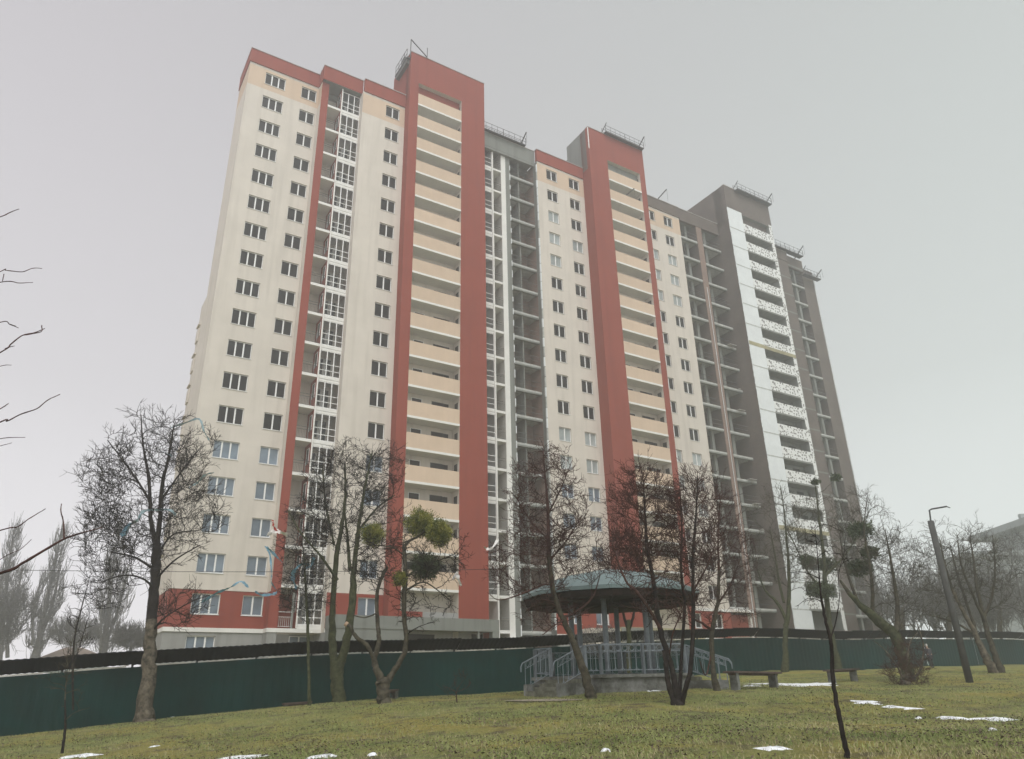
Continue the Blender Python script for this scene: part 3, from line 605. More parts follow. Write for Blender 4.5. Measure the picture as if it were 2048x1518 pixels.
# snow remnants, each patch an object
M_SNOW = mat('old_snow', (.55, .56, .57), .6, .06, 7, .5, 25, col2=(.82, .84, .87), thr=(.3, .55))
def snow(px, py, wpx, hpx, Y0, label, seed):
    r_ = random.Random(seed); p = onground(px, py, Y0); Y = p.y; wx = wpx / 1612 * Y / 2
    dep = wx * .7; vs = [(0, 0, .03)]; fs = []; n = 40; ph = [r_.uniform(0, 6.28) for _ in range(4)]; rs = [max(.25, .8 + .28 * math.sin(2 * 2 * PI * i / n + ph[0]) + .2 * math.sin(5 * 2 * PI * i / n + ph[1]) + .16 * math.sin(9 * 2 * PI * i / n + ph[2]) + .3 * (r_.random() - .5)) for i in range(n)]
    h = max(.12, EYE - p.z); dep = hpx / 2 * Y * Y / (1751 * h); dep = max(.1, min(dep, wx * 1.3))
    for ring, rr in ((1, .55), (2, 1.0)):
        for i in range(n):
            a = 2 * PI * i / n; x = math.cos(a) * wx * rr * rs[i]; y = math.sin(a) * dep * rr * rs[i] + .25 * dep * math.sin(3 * x / wx + ph[3])
            vs.append((x, y, float(gz(p.x + x, p.y + y)) - p.z + (.02 if ring == 1 else -.015)))
    for i in range(n): fs.append((0, 1 + i, 1 + (i + 1) % n))
    for i in range(n): fs.append((1 + i, 1 + n + i, 1 + n + (i + 1) % n, 1 + (i + 1) % n))
    me = bpy.data.meshes.new('snow_patch'); me.from_pydata(vs, [], fs); me.materials.append(M_SNOW); me.polygons.foreach_set('use_smooth', [True] * len(fs)); o = bpy.data.objects.new('snow_patch', me); C.objects.link(o); o.location = (p.x, p.y, p.z + .02)
    tag(o, label, 'snow', 'melting snow patches on the lawn')
for q in ((158, 1514, 62, 12, 17.5, 'snow patch in the lower left corner beside the thin sapling', 1), (308, 1496, 22, 6, 18, 'tiny snow patch alone on the lawn at lower left', 2),
          (482, 1517, 90, 8, 15, 'long snow strip at the bottom edge left of centre', 3), (642, 1516, 56, 8, 14, 'two-lobed snow patch at the bottom edge near the middle', 4), (745, 1511, 22, 7, 14, 'small round snow patch, first to the right of the bottom middle strip', 5),
          (1211, 1504, 24, 6, 13, 'small elongated snow scrap in the centre foreground', 6), (1545, 1501, 66, 11, 13.5, 'snow patch left of the thin dark sapling in the right foreground', 7), (1600, 1370, 150, 9, 33, 'long flat snow strip beneath the two benches', 8),
          (1505, 1393 - 20, 40, 5, 30, 'thin snow streak under the left end of the long bench', 18),
          (1732, 1406, 70, 6, 25, 'thin broken snow streak right of the sapling', 9), (1790, 1416, 42, 9, 24, 'pointed snow patch below the bushy willow', 10), (1830, 1420, 44, 8, 23, 'snow patch with a ragged end right of the pointed one', 11), (1903, 1438, 54, 20, 21, 'broad snow patch in the right foreground', 12),
          (1985, 1440, 80, 13, 21, 'longest snow strip near the right edge', 13), (1838, 1438, 16, 6, 20, 'small snow lump left of the broad patch', 14), (1985, 1462, 22, 9, 19, 'small snow lump below the longest right strip', 15), (1290, 1382, 60, 5, 25, 'snow streak at the foot of the gazebo base', 16), (345, 1478 - 42, 16, 4, 25, 'small snow fleck near the fence foot beside the big maple', 17)): snow(*q)
# worn sandy path in front of the gazebo steps
M_SAND = mat('worn_sand', (.24, .21, .16), .95, .2, 8)
a = onground(1010, 1404, 23); b_ = onground(1165, 1402, 23.5)
vs = []; fs = []
for i in range(13):
    t = i / 12; x = a.x + (b_.x - a.x) * t; y = a.y + (b_.y - a.y) * t; hw = .45 * math.sin(PI * (t * .9 + .05)) + .05
    for s in (-1, 1): yy = y + s * hw; vs.append((x, yy, float(gz(x, yy)) + .035))
for i in range(12): fs.append((2 * i, 2 * i + 2, 2 * i + 3, 2 * i + 1))
me = bpy.data.meshes.new('path'); me.from_pydata(vs, [], fs); me.materials.append(M_SAND); o = bpy.data.objects.new('path', me); C.objects.link(o); tag(o, kind='structure')
# ================================================================== SITE FENCE
FNN = -33.2
def fw(s, n_=0): k = FNN + n_; return s * DX + k * DY, s * DY - k * DX
M_FG = mat('dark_green_sheet', (.001, .028, .026), .6, .25, .5, spec=.15, bump=.1, bscale=3)
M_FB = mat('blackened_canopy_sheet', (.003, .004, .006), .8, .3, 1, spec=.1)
M_GAPLT = mat('gap_daylight', (.45, .44, .40), .8, .3, 2)  # light seen behind the fence gap, given as a pale colour
fx, fy = fw(-10); fence = empty('construction_fence', (fx, fy, float(gz(fx, fy))), 'long dark green sheet metal site fence with a black overhanging top strip', 'fence')
s = -10.0; HF = 2.5; PW = 2.3
while s < 84:
    s1 = s + PW + .015; z0 = float(gz(*fw(s))); z1 = float(gz(*fw(s1))); jit = rng.normal(0, .012)
    p = MB(); n_ = 24; prof = (0, .0, .012, .012)
    base = 0
    for i in range(n_ + 1):
        t = i / n_; ss = s + (s1 - s) * t; x, y = fw(ss, prof[i % 4] + jit); z = z0 + (z1 - z0) * t
        p.v += [(x, y, z - .25), (x, y, z + 1.93)]
        if i: p.f.append((2 * i - 2, 2 * i, 2 * i + 1, 2 * i - 1)); p.m.append(p.mi(M_FG))
    world_part(p, 'panel', fence)
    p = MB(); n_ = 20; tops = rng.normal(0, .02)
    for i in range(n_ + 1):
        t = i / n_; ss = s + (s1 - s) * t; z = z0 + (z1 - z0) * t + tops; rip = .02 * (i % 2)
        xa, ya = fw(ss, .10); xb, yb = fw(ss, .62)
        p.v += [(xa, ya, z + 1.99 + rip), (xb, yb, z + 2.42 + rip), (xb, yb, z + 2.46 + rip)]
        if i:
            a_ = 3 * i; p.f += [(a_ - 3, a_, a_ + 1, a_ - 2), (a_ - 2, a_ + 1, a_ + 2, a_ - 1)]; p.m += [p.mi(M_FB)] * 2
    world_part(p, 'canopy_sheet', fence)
    p = MB(); x, y = fw(s - .01, -.12); p.bx((x, y, z0 + 1.0), (.08, .08, 2.4), M_STEEL, TH); p.tube([(*fw(s, -.1), z0 + 1.97), (*fw(s, .55), z0 + 2.36)], .02, M_FB, 4); world_part(p, 'post', fence)
    if rng.random() < .8:  # pale strips standing in for light showing through the gap under the canopy
        p = MB(); a0, a1 = s + rng.random() * .5, s1 - rng.random() * .7; za = z0 + (z1 - z0) * (a0 - s) / PW; zb = z0 + (z1 - z0) * (a1 - s) / PW
        n0 = .05; q0 = (*fw(a0, n0), za + 1.935); q1 = (*fw(a1, n0), zb + 1.935); hh = .035 + .03 * rng.random()
        p.quad(q0, q1, (q1[0], q1[1], q1[2] + hh), (q0[0], q0[1], q0[2] + hh), M_GAPLT); p.quad(q0, q1, (*fw(a1, -.02), q1[2]), (*fw(a0, -.02), q0[2]), M_GAPLT); world_part(p, 'gap_daylight_strip', fence)
    s += PW
# ================================================================== GAZEBO
M_GPAINT = mat('grey_blue_paint', (.23, .26, .29), .6, .15, 5, spec=.3)
M_GBASE = mat('crumbling_concrete', (.075, .075, .065), .95, .3, 1.6, .5, 12, col2=(.23, .235, .225), thr=(.4, .6))
M_GDARK = mat('mossy_concrete', (.10, .10, .07), .95, .3, 3, .5, 14, col2=(.20, .20, .16), thr=(.4, .6))
M_ROOFT = mat('pale_teal_metal_roof', (.15, .205, .21), .5, .12, 2, .1, 5, spec=.4)
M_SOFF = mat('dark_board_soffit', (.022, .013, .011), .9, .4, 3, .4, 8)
GY = 28.8; gp = at(1230, 1352, GY); GX = gp.x; GF = EYE + .53; GG = EYE + .02
gaz = empty('gazebo', (GX, GY, GG), 'open park gazebo with a pale teal conical roof, grey posts and a railed concrete base', 'gazebo')
def hx(a, r, z): return (GX + r * math.cos(math.radians(a)), GY + r * math.sin(math.radians(a)), z)
VA = [-105 + 60 * i for i in range(6)]; RB = 3.1
p = MB(); n = 6
top = [hx(a, RB, GF) for a in VA]; bot = [hx(a, RB, GG - .5) for a in VA]
for i in range(6):
    j = (i + 1) % 6; K = 10            # uneven crumbling wall faces
    for q in range(K):
        t0, t1 = q / K, (q + 1) / K; P0 = Vector(bot[i]).lerp(Vector(bot[j]), t0); P1 = Vector(bot[i]).lerp(Vector(bot[j]), t1); Q0 = Vector(top[i]).lerp(Vector(top[j]), t0); Q1 = Vector(top[i]).lerp(Vector(top[j]), t1)
        sh = .03 * rng.random(); cd = (Vector((GX, GY, 0)) - Vector((P0.x, P0.y, 0))).normalized() * (sh + .06)
        p.quad(P0 + cd, P1 + cd, Q1 + cd - Vector((0, 0, .1)), Q0 + cd - Vector((0, 0, .1)), M_GBASE)
p.poly(top, M_GBASE); rim = [hx(a, RB + .03, GF - .1) for a in VA]; rimt = [hx(a, RB + .03, GF + .0) for a in VA]
for i in range(6): j = (i + 1) % 6; p.quad(rim[i], rim[j], rimt[j], rimt[i], M_GBASE)
p.poly(list(reversed(rim)), M_GDARK)
world_part(p, 'base', gaz)
EZ = EYE + 3.2; NR = 14; RE = 3.3
p = MB(); ring = [hx(360 / NR * i + 8, RE, EZ + .13) for i in range(NR)]; r2 = [hx(360 / NR * i + 8, 1.9, EZ + .72) for i in range(NR)]; r3 = [hx(360 / NR * i + 8, .25, EZ + 1.05) for i in range(NR)]
fa = [hx(360 / NR * i + 8, RE, EZ) for i in range(NR)]
for i in range(NR):
    j = (i + 1) % NR; p.quad(ring[i], ring[j], r2[j], r2[i], M_ROOFT); p.quad(r2[i], r2[j], r3[j], r3[i], M_ROOFT); p.quad(fa[i], fa[j], ring[j], ring[i], M_ROOFT)
    p.tube([ring[i], r2[i], r3[i]], .018, M_ROOFT, 4)
p.poly(r3, M_ROOFT); rf = world_part(p, 'roof', gaz)
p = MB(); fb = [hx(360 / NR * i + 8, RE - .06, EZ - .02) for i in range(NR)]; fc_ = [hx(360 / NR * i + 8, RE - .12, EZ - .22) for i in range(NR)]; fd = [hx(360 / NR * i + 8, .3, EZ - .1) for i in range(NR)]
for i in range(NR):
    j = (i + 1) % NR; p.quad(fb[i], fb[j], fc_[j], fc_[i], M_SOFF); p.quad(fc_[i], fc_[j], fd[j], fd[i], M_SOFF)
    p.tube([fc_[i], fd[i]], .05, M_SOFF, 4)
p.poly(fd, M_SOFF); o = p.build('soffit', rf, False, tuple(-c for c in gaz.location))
for i, a in enumerate(VA):
    p = MB(); x, y, _ = hx(a, 1.55, 0); p.tube([(x, y, GF), (x, y, EZ - .1)], .095, M_GPAINT, 10); world_part(p, 'post', gaz, True)
def railing(A, B, drop0=0, drop1=0, curl=None, posts=(True, True), name='railing', bays=None):
    """welded rail with rings, from A to B (points on the floor)"""
    p = MB(); A = Vector(A); B = Vector(B); H = .92; Ln = (B - A).length; n_ = bays or max(2, round(Ln / .26)); r_ = .011
    Z = lambda h: Vector((0, 0, h))
    p.tube([A + Z(H), B + Z(H)], .020, M_GPAINT, 5); p.tube([A + Z(H - .22), B + Z(H - .22)], r_, M_GPAINT, 4); p.tube([A + Z(.12), B + Z(.12)], r_, M_GPAINT, 4)
    for i in range(n_ + 1):
        q = A.lerp(B, i / n_); p.tube([q + Z(.12), q + Z(H)], r_, M_GPAINT, 4)
    dr = (B - A).normalized()
    for i in range(n_):
        c = A.lerp(B, (i + .5) / n_); rr = min(.09, Ln / n_ * .36)
        if i % 2 == 0 or True:
            p.tube([c + dr * rr * math.cos(t) + Z(H - .11 + rr * math.sin(t)) for t in np.linspace(0, 2 * PI, 11)], .008, M_GPAINT, 3, False)
        w_ = Ln / n_ * .5
        p.tube([c + dr * w_ * math.cos(t) + Z(.12 + w_ * 1.1 * (1 - math.sin(t))) for t in np.linspace(0, PI, 7)], .007, M_GPAINT, 3, False)
    for k, q in ((0, A), (1, B)):
        if posts[k]: p.bx(q + Z(H / 2), (.09, .09, H), M_GPAINT, TH)
    if curl: d_ = Vector(curl); p.tube([curl_base + d_ * t + Z(hh) for curl_base, t, hh in ((B, 0, H), (B, .12, H - .04), (B, .2, H - .16), (B, .2, H - .32))], .020, M_GPAINT, 5)
    return world_part(p, name, gaz)
def edge(i, t): a = Vector(hx(VA[i], RB - .12, GF)); b = Vector(hx(VA[(i + 1) % 6], RB - .12, GF)); return a.lerp(b, t)
# edges: 0 front (-75), 1 right-front (-15), 2, 3 back, 4 left (165), 5 left-front (-135)
railing(edge(0, 0), edge(0, .5)); railing(edge(0, .5), edge(0, 1)); railing(edge(1, 0), edge(1, .2)); railing(edge(1, .8), edge(1, 1))
railing(edge(2, 0), edge(2, 1)); railing(edge(3, 0), edge(3, 1)); railing(edge(4, 0), edge(4, 1)); railing(edge(5, 0), edge(5, .25)); railing(edge(5, .78), edge(5, 1))
def stairs(ei, t0, t1, ang, nst=4):
    A = edge(ei, t0); B = edge(ei, t1); dv = Vector((math.cos(math.radians(ang)), math.sin(math.radians(ang)), 0)); go = GF - GG + .05
    p = MB(); wv = (B - A)
    for k in range(nst):
        z = GF - (k + 1) * go / (nst + 1); c = (A + B) / 2 + dv * (.12 + .30 * (k + .5)); sk = rng.normal(0, .015)
        p.bx((c.x, c.y, (z + GG - .3) / 2), (.32, wv.length - .1 + (.1 if k == nst - 1 else 0), z - GG + .3), M_GDARK, math.radians(ang) + sk)
    st = world_part(p, 'stairs', gaz)
    for q in (A, B):
        s0 = q + dv * .05; e0 = q + dv * (.12 + .3 * nst); e0.z = GG + .05
        c = MB(); c.bx(((s0.x + e0.x) / 2, (s0.y + e0.y) / 2, GG + .02), (.3 * nst + .1, .16, .5), M_GBASE, math.radians(ang)); o = c.build('cheek_wall', st, False, tuple(-k for k in gaz.location))
        railing(s0, e0, curl=dv * 1.0, posts=(False, False), name='stair_rail', bays=5)
stairs(5, .27, .76, -135); stairs(1, .22, .78, -15)
# ================================================================== BENCHES
M_WOOD = mat('weathered_plank', (.09, .065, .055), .85, .3, 5, .3, 12)
def bench(pa, pb, Y, hgt, label, thick=.06, dep=.42):
    a = at(pa[0], pa[1], Y[0]); b = at(pb[0], pb[1], Y[1]); m_ = (a + b) / 2; g0 = float(gz(m_.x, m_.y)); r_ = empty('bench', (m_.x, m_.y, g0), label, 'bench', 'plank benches on concrete legs')
    rz = math.atan2(b.y - a.y, b.x - a.x); Ln = (b - a).length; slope = (b.z - a.z) / Ln; zz = m_.z - g0
    s_ = MB(); s_.bx((0, 0, zz), (Ln, dep, thick), M_WOOD, rz, slope); s_.bx((.0, 0, zz - .06), (Ln * .92, dep * .5, .06), M_WOOD, rz, slope); s_.build('seat', r_)
    for t in (-.4, .4):
        c = MB(); x = math.cos(rz) * Ln * t; y = math.sin(rz) * Ln * t; gb = float(gz(m_.x + x, m_.y + y)) - g0 - .1; zt = zz + slope * Ln * t - .03; c.bx((x, y, (gb + zt) / 2), (.13, .28, zt - gb), M_GBASE, rz); c.build('leg', r_)
bench((1457, 1344), (1553, 1346), (25.5, 27.5), .45, 'grey plank bench right of the gazebo, nearer of the two beyond the lawn')
bench((1655, 1341), (1710, 1338), (33, 34.5), .45, 'short plank bench behind the thin dark sapling')
bench((566, 1408), (622, 1404), (31, 31.5), .4, 'dark low bench at the fence foot beside the slim young tree')
bench((772, 1382), (792, 1380), (31, 31.3), .5, 'end of a dark bench peeping out behind the forked gnarled tree')
# ================================================================== STREET LAMP
LY = 31.0; b0 = at(1936, 1350, LY); b0.z = float(gz(b0.x, b0.y))
lt = at(1862, 1042, LY); lamp = empty('street_lamp', b0, 'old round concrete lamp post with a bent steel arm behind the shrubs', 'lamp post')
M_POST = mat('aged_concrete_post', (.07, .07, .068), .9, .2, 3)
p = MB(); H = lt.z - b0.z; p.tube([(b0.x, b0.y, b0.z - .2), (b0.x, b0.y, b0.z + H * .5), (b0.x, b0.y, b0.z + H)], [.135, .125, .12], M_POST, 12); world_part(p, 'pole', lamp, True)
p = MB(); q0 = Vector((b0.x, b0.y, b0.z + H - .1)); q1 = q0 + Vector((.06, 0, .55)); q2 = Vector(at(1893, 1013, LY + .3)); p.tube([q0, q1, q1.lerp(q2, .15) + Vector((0, 0, .03)), q2], .035, M_STEEL, 6); p.tube([q2, q2 + Vector((.14, 0, -.06))], .02, M_STEEL, 5); world_part(p, 'arm', lamp)
# ================================================================== PERSON
pp = at(1863, 1332, 53.5); pp.z = float(gz(pp.x, pp.y)); pr = empty('person', pp, 'grey haired person in a dark grey coat walking along the fence', 'person')
M_COAT = mat('dark_grey_coat', (.045, .045, .055), .9, .2, 6); M_SKIN = mat('skin', (.45, .29, .22), .6, .05, 5); M_HAIR = mat('grey_hair', (.45, .44, .42), .8, .2, 20); M_TROU = mat('dark_trousers', (.025, .027, .03), .9, .2, 6)
def skinned(name, pts, edges, rad, m, parent, sub=2):
    me = bpy.data.meshes.new(name); me.from_pydata(pts, edges, []); o = bpy.data.objects.new(name, me); C.objects.link(o); o.parent = parent; me.materials.append(m)
    s_ = o.modifiers.new('skin', 'SKIN')
    for i, r_ in enumerate(rad): me.skin_vertices[0].data[i].radius = (r_, r_) if not hasattr(r_, '__len__') else r_
    me.skin_vertices[0].data[0].use_root = True; su = o.modifiers.new('sub', 'SUBSURF'); su.levels = sub; su.render_levels = sub; s_.use_smooth_shade = True; return o
k = .9
body = [(0, 0, .82), (0, .02, 1.05), (-.02, .0, 1.28), (-.03, -.01, 1.38), (-.05, -.03, 1.46), (-.05, -.04, 1.54),          # pelvis..head
        (.08, 0, .78), (.13, .12, .42), (.24, .25, .08), (.20, .18, .03), (-.07, 0, .78), (-.06, -.1, .42), (-.02, -.06, .06), (-.08, -.16, .03),
        (.17, 0, 1.30), (.22, .06, 1.05), (.13, -.14, .94), (.09, -.19, .92), (-.20, 0, 1.30), (-.24, .03, 1.05), (-.17, -.17, .95), (-.13, -.22, .93)]
edg = [(0, 1), (1, 2), (2, 3), (3, 4), (4, 5), (0, 6), (6, 7), (7, 8), (8, 9), (0, 10), (10, 11), (11, 12), (12, 13), (2, 14), (14, 15), (15, 16), (16, 17), (2, 18), (18, 19), (19, 20), (20, 21)]
rd = [.15, .14, .15, .06, .075, .085, .08, .055, .04, .035, .08, .055, .04, .035, .065, .05, .032, .035, .065, .05, .032, .035]
body = [(x * k, y * k, z * k) for x, y, z in body]
skinned('body', body, edg, [r_ * k for r_ in rd], M_SKIN, pr)
skinned('coat', [(0, 0, .50), (0, .01, .75), (0, .01, .95), (-.02, 0, 1.13), (-.02, 0, 1.2), (.16, 0, 1.16), (.20, .05, .95), (.13, -.11, .87), (-.19, 0, 1.16), (-.22, .03, .95), (-.16, -.13, .88)], [(0, 1), (1, 2), (2, 3), (3, 4), (3, 5), (5, 6), (6, 7), (3, 8), (8, 9), (9, 10)], [.19, .18, .165, .17, .10, .085, .07, .05, .085, .07, .05], M_COAT, pr)
skinned('trousers', [(0, 0, .66), (.08, 0, .6), (.12, .10, .38), (.215, .22, .10), (-.07, 0, .6), (-.055, -.09, .38), (-.02, -.055, .09)], [(0, 1), (1, 2), (2, 3), (0, 4), (4, 5), (5, 6)], [.14, .10, .075, .06, .10, .075, .06], M_TROU, pr)
M_SHOE = mat('dark_shoe', (.02, .018, .016), .7, .2, 8)
for x_, y_ in ((.205, .19), (-.035, -.09)):
    skinned('shoe', [(x_ + .0, y_ + .04, .06), (x_ - .005, y_ - .03, .05), (x_ - .02, y_ - .13, .035)], [(0, 1), (1, 2)], [.05, .048, .038], M_SHOE, pr)
p = MB(); hc = Vector((-.045, -.02, 1.41))
for i in range(5):
    for j in range(10): pass
ringz = [(.0, .083), (.05, .088), (.10, .075), (.14, .045), (.155, .01)]; vs = []
for h, r_ in ringz:
    for j in range(12): a = 2 * PI * j / 12; vs.append((hc.x + r_ * math.cos(a), hc.y + .015 + r_ * math.sin(a), hc.z - .03 + h))
me = bpy.data.meshes.new('hair'); me.from_pydata(vs, [], [(i * 12 + j, i * 12 + (j + 1) % 12, (i + 1) * 12 + (j + 1) % 12, (i + 1) * 12 + j) for i in range(4) for j in range(12)] + [tuple(48 + j for j in range(12))]); me.materials.append(M_HAIR); o = bpy.data.objects.new('hair', me); C.objects.link(o); o.parent = pr
# ================================================================== TREES
def bark(name, c1, c2, moss=None):
    m = mat(name, c1, .95, .2, 6, .5, 18, .1, col2=c2, thr=(.35, .65))
    return m
B_GREY = bark('grey_brown_bark', (.032, .028, .023), (.10, .09, .065))
B_GREEN = bark('mossy_green_bark', (.03, .034, .018), (.085, .09, .05))
B_DARK = bark('dark_bark', (.012, .010, .010), (.038, .031, .028))
B_RED = bark('reddish_bark', (.035, .019, .017), (.10, .052, .045))
B_PALE = bark('peeling_bark', (.03, .027, .021), (.17, .145, .11))
B_HAZY = bark('mist_paled_bark', (.085, .083, .078), (.19, .185, .18))  # bark paled so the mist over distant trees sits in its colour
class Acc:
    """collects tapered tubes as numpy blocks"""
    def __init__(s): s.V = []; s.Fq = []; s.n = 0
    def tube(s, P, R, k=5):
        P = np.asarray(P, float); R = np.asarray(R, float); n = len(P)
        T = np.empty_like(P); T[1:-1] = P[2:] - P[:-2]; T[0] = P[1] - P[0]; T[-1] = P[-1] - P[-2]
        T /= np.linalg.norm(T, axis=1)[:, None] + 1e-9
        ref = np.array([0.31, .95, .1]) if abs(T[0][0]) > .4 else np.array([.95, .2, .1])
        x = ref - T * (T @ ref)[:, None]; x /= np.linalg.norm(x, axis=1)[:, None] + 1e-9; y = np.cross(T, x)
        a = np.arange(k) * 2 * PI / k; ring = P[:, None] + (x[:, None] * np.cos(a)[None, :, None] + y[:, None] * np.sin(a)[None, :, None]) * R[:, None, None]
        s.V.append(ring.reshape(-1, 3)); i = np.arange(n - 1)[:, None] * k; j = np.arange(k)[None]; j2 = (j + 1) % k
        s.Fq.append((np.stack([i + j, i + j2, i + j2 + k, i + j + k], -1) + s.n).reshape(-1, 4)); s.n += n * k
    def build(s, name, m, root):
        return np_mesh(name, np.concatenate(s.V) - np.array(root.location), np.concatenate(s.Fq), m, root, True)
def unit(v): return v / (np.linalg.norm(v) + 1e-9)
def wander(p, d, ln, n, wig, up, r_):
    P = [p]; st = ln / n; d = unit(d)
    for i in range(n):
        d = unit(d + r_.normal(0, wig, 3) + np.array([0, 0, up])); P.append(P[-1] + d * st)
    return np.array(P)
def perp(d, r_):
    v = r_.normal(0, 1, 3); v -= d * (v @ d); return unit(v)
def smooth_path(P, n):
    P = np.asarray(P, float); t = np.linspace(0, len(P) - 1, n); i = np.clip(t.astype(int), 0, len(P) - 2); f = (t - i)[:, None]
    Q = np.vstack([2 * P[0] - P[1], P, 2 * P[-1] - P[-2]]); p0, p1, p2, p3 = Q[i], Q[i + 1], Q[i + 2], Q[i + 3]
    return .5 * ((2 * p1) + (-p0 + p2) * f + (2 * p0 - 5 * p1 + 4 * p2 - p3) * f ** 2 + (-p0 + 3 * p1 - 3 * p2 + p3) * f ** 3)
TWK = 1.75
def tree(name, Y, base, limbs, crowns, label, cat='tree', group=None, bk=None, tb=None, seed=1, N=120, twig=1.0, tw_len=.55, up=.05, wig=.16, rtw=.0045, droop=0.0, levels=2, depth=.8, attach=.6, no_base=False, tdens=1.0, lb_=None, nk=2.0):
    """limbs: polylines of (px, py, width_px[, depth offset]); crowns: (cx, cy, rx, ry[, depth offset, weight]) in survey pixels at depth Y"""
    r_ = np.random.default_rng(seed); rtw = rtw * TWK; N = int(N * nk) if N > 50 else N
    b = at(base[0], base[1], Y)
    if not no_base: b.z = float(gz(b.x, b.y))
    root = empty(name, tuple(b), label, cat, group)
    T = Acc(); Lm = Acc(); nodes = []; rads = []; dirs = []
    if len(limbs[0]) > 4 and tb is not bk:
        i_ = next((i for i, q in enumerate(limbs[0]) if i >= 3 and q[2] < .5 * limbs[0][0][2]), None)
        if i_ and i_ < len(limbs[0]) - 1: limbs = [limbs[0][:i_ + 1], limbs[0][i_:]] + limbs[1:]
    for li, lb in enumerate(limbs):
        ph = r_.uniform(0, 6.28); amp = .0
        P = []; R = []
        for q in lb:
            off = q[3] if len(q) > 3 else 0
            p = at(q[0], q[1], Y + off); P.append(np.array(p)); R.append(q[2] * (.84 if q[2] > 18 else .68) / 1612 * (Y + off) / 2)
        if li == 0 and not no_base: P[0][2] = min(P[0][2], b.z); P.insert(0, P[0] - np.array([0, 0, .45])); R.insert(0, R[0] * 1.25)
        n = max(6, int(len(P) * 4)); PP = smooth_path(P, n); RR = np.interp(np.linspace(0, len(P) - 1, n), np.arange(len(P)), R)
        PP[1:-1] += r_.normal(0, 1, (n - 2, 3)) * (RR[1:-1, None] * .12)
        (T if li == 0 or P[0][2] < b.z + .6 else Lm).tube(PP, RR * (1 + .035 * r_.normal(0, 1, n)), 9 if RR.max() > .05 else 6)
        for i in range(n): nodes.append(PP[i]); rads.append(RR[i]); dirs.append(unit(PP[min(i + 1, n - 1)] - PP[max(i - 1, 0)]))
    # targets in the crown volume
    tg = []; wsum = sum((c[5] if len(c) > 5 else c[2] * c[3]) for c in crowns)
    for c in crowns:
        wt = (c[5] if len(c) > 5 else c[2] * c[3]) / wsum; off = c[4] if len(c) > 4 else 0
        cc = np.array(at(c[0], c[1], Y + off)); rx = c[2] * (Y + off) / 1612; tp = np.array(at(c[0], c[1] - c[3], Y + off)); rz = tp[2] - cc[2]
        for _ in range(max(3, int(N * wt))):
            v = unit(r_.normal(0, 1, 3)) * r_.uniform(.35, 1) ** .6; tg.append(cc + v * np.array([rx, rx * depth, rz]))
    B = Acc(); nodes = [np.array(q) for q in nodes]; trunk0 = nodes[0]
    NA = np.array(nodes); RA = np.array(rads); DA = np.array(dirs)
    zlo = min(c_[1] for c_ in [(0, np.array(at(c[0], c[1] + c[3] * 1.25, Y))[2]) for c in crowns])
    ok0 = NA[:, 2] > zlo - .2
    if ok0.sum() < 3: ok0[:] = True
    NA, RA, DA = NA[ok0], RA[ok0], DA[ok0]
    tg.sort(key=lambda t: np.min(np.linalg.norm(NA - t, axis=1)))
    paths = []; lev = np.zeros(len(NA), int)
    for t in tg:
        dv = t - NA; ds = np.linalg.norm(dv, axis=1); cost = ds * (1 + attach * np.maximum(0, (NA[:, 2] - t[2] + .25 * ds) / (ds + .01)) * 2 + .25 * (1 - np.einsum('ij,ij->i', dv, DA) / (ds + .01))) + lev * .12
        j = int(np.argmin(cost)); L_ = ds[j]
        if L_ < .12: continue
        n = max(4, int(L_ / .16)); s0 = NA[j]; d0 = unit(DA[j] * .7 + unit(dv[j]) * 1.0 + np.array([0, 0, .12]))
        tt = np.linspace(0, 1, n)[:, None]; m1 = s0 + d0 * L_ * .45; P = (1 - tt) ** 2 * s0 + 2 * tt * (1 - tt) * m1 + tt ** 2 * t
        wv = np.cumsum(r_.normal(0, 1, (n, 3)), 0); wv -= tt * wv[-1]; P = P + wv * .028 * min(1, L_)
        ra = min(RA[j] * .75, rtw * 1.5 + .011 * L_ * twig); re = rtw * .9; RR = ra + (re - ra) * tt[:, 0] ** .8
        paths.append((P, RR)); B.tube(P, RR, 5 if ra > .02 else 4)
        D = np.gradient(P, axis=0); D /= np.linalg.norm(D, axis=1)[:, None] + 1e-9
        NA = np.vstack([NA, P[1:]]); RA = np.concatenate([RA, RR[1:]]); DA = np.vstack([DA, D[1:]]); lev = np.concatenate([lev, np.full(n - 1, lev[j] + 1)])
    upv = np.array([0, 0, 1.0])
    for P, RR in paths:
        n = len(P)
        for i in range(1, n):
            if r_.random() > 1.0 * tdens: continue
            d = unit(P[i] - P[i - 1]); az = perp(d, r_); dd = unit(d * .75 + az * .8 + upv * up * 2)
            L1 = tw_len * r_.uniform(.45, 1.2); Q = wander(P[i], dd, L1, 4, wig, up - droop, r_); B.tube(Q, np.linspace(rtw, rtw * .55, 5), 3)
            if levels > 1:
                for k_ in (1, 2, 3, 3):
                    if r_.random() < .75:
                        d2 = unit(Q[k_] - Q[k_ - 1]); a2 = perp(d2, r_); Q2 = wander(Q[k_], unit(d2 * .7 + a2 * .75 + upv * up), L1 * r_.uniform(.3, .6), 2, wig, up - droop, r_); B.tube(Q2, np.linspace(rtw * .75, rtw * .45, 3), 3)
    T.build('trunk', tb or B_GREY, root)
    if Lm.n: Lm.build('limb', lb_ or bk or B_DARK, root)
    if B.n: B.build('crown', bk or B_DARK, root)
    return root, Y
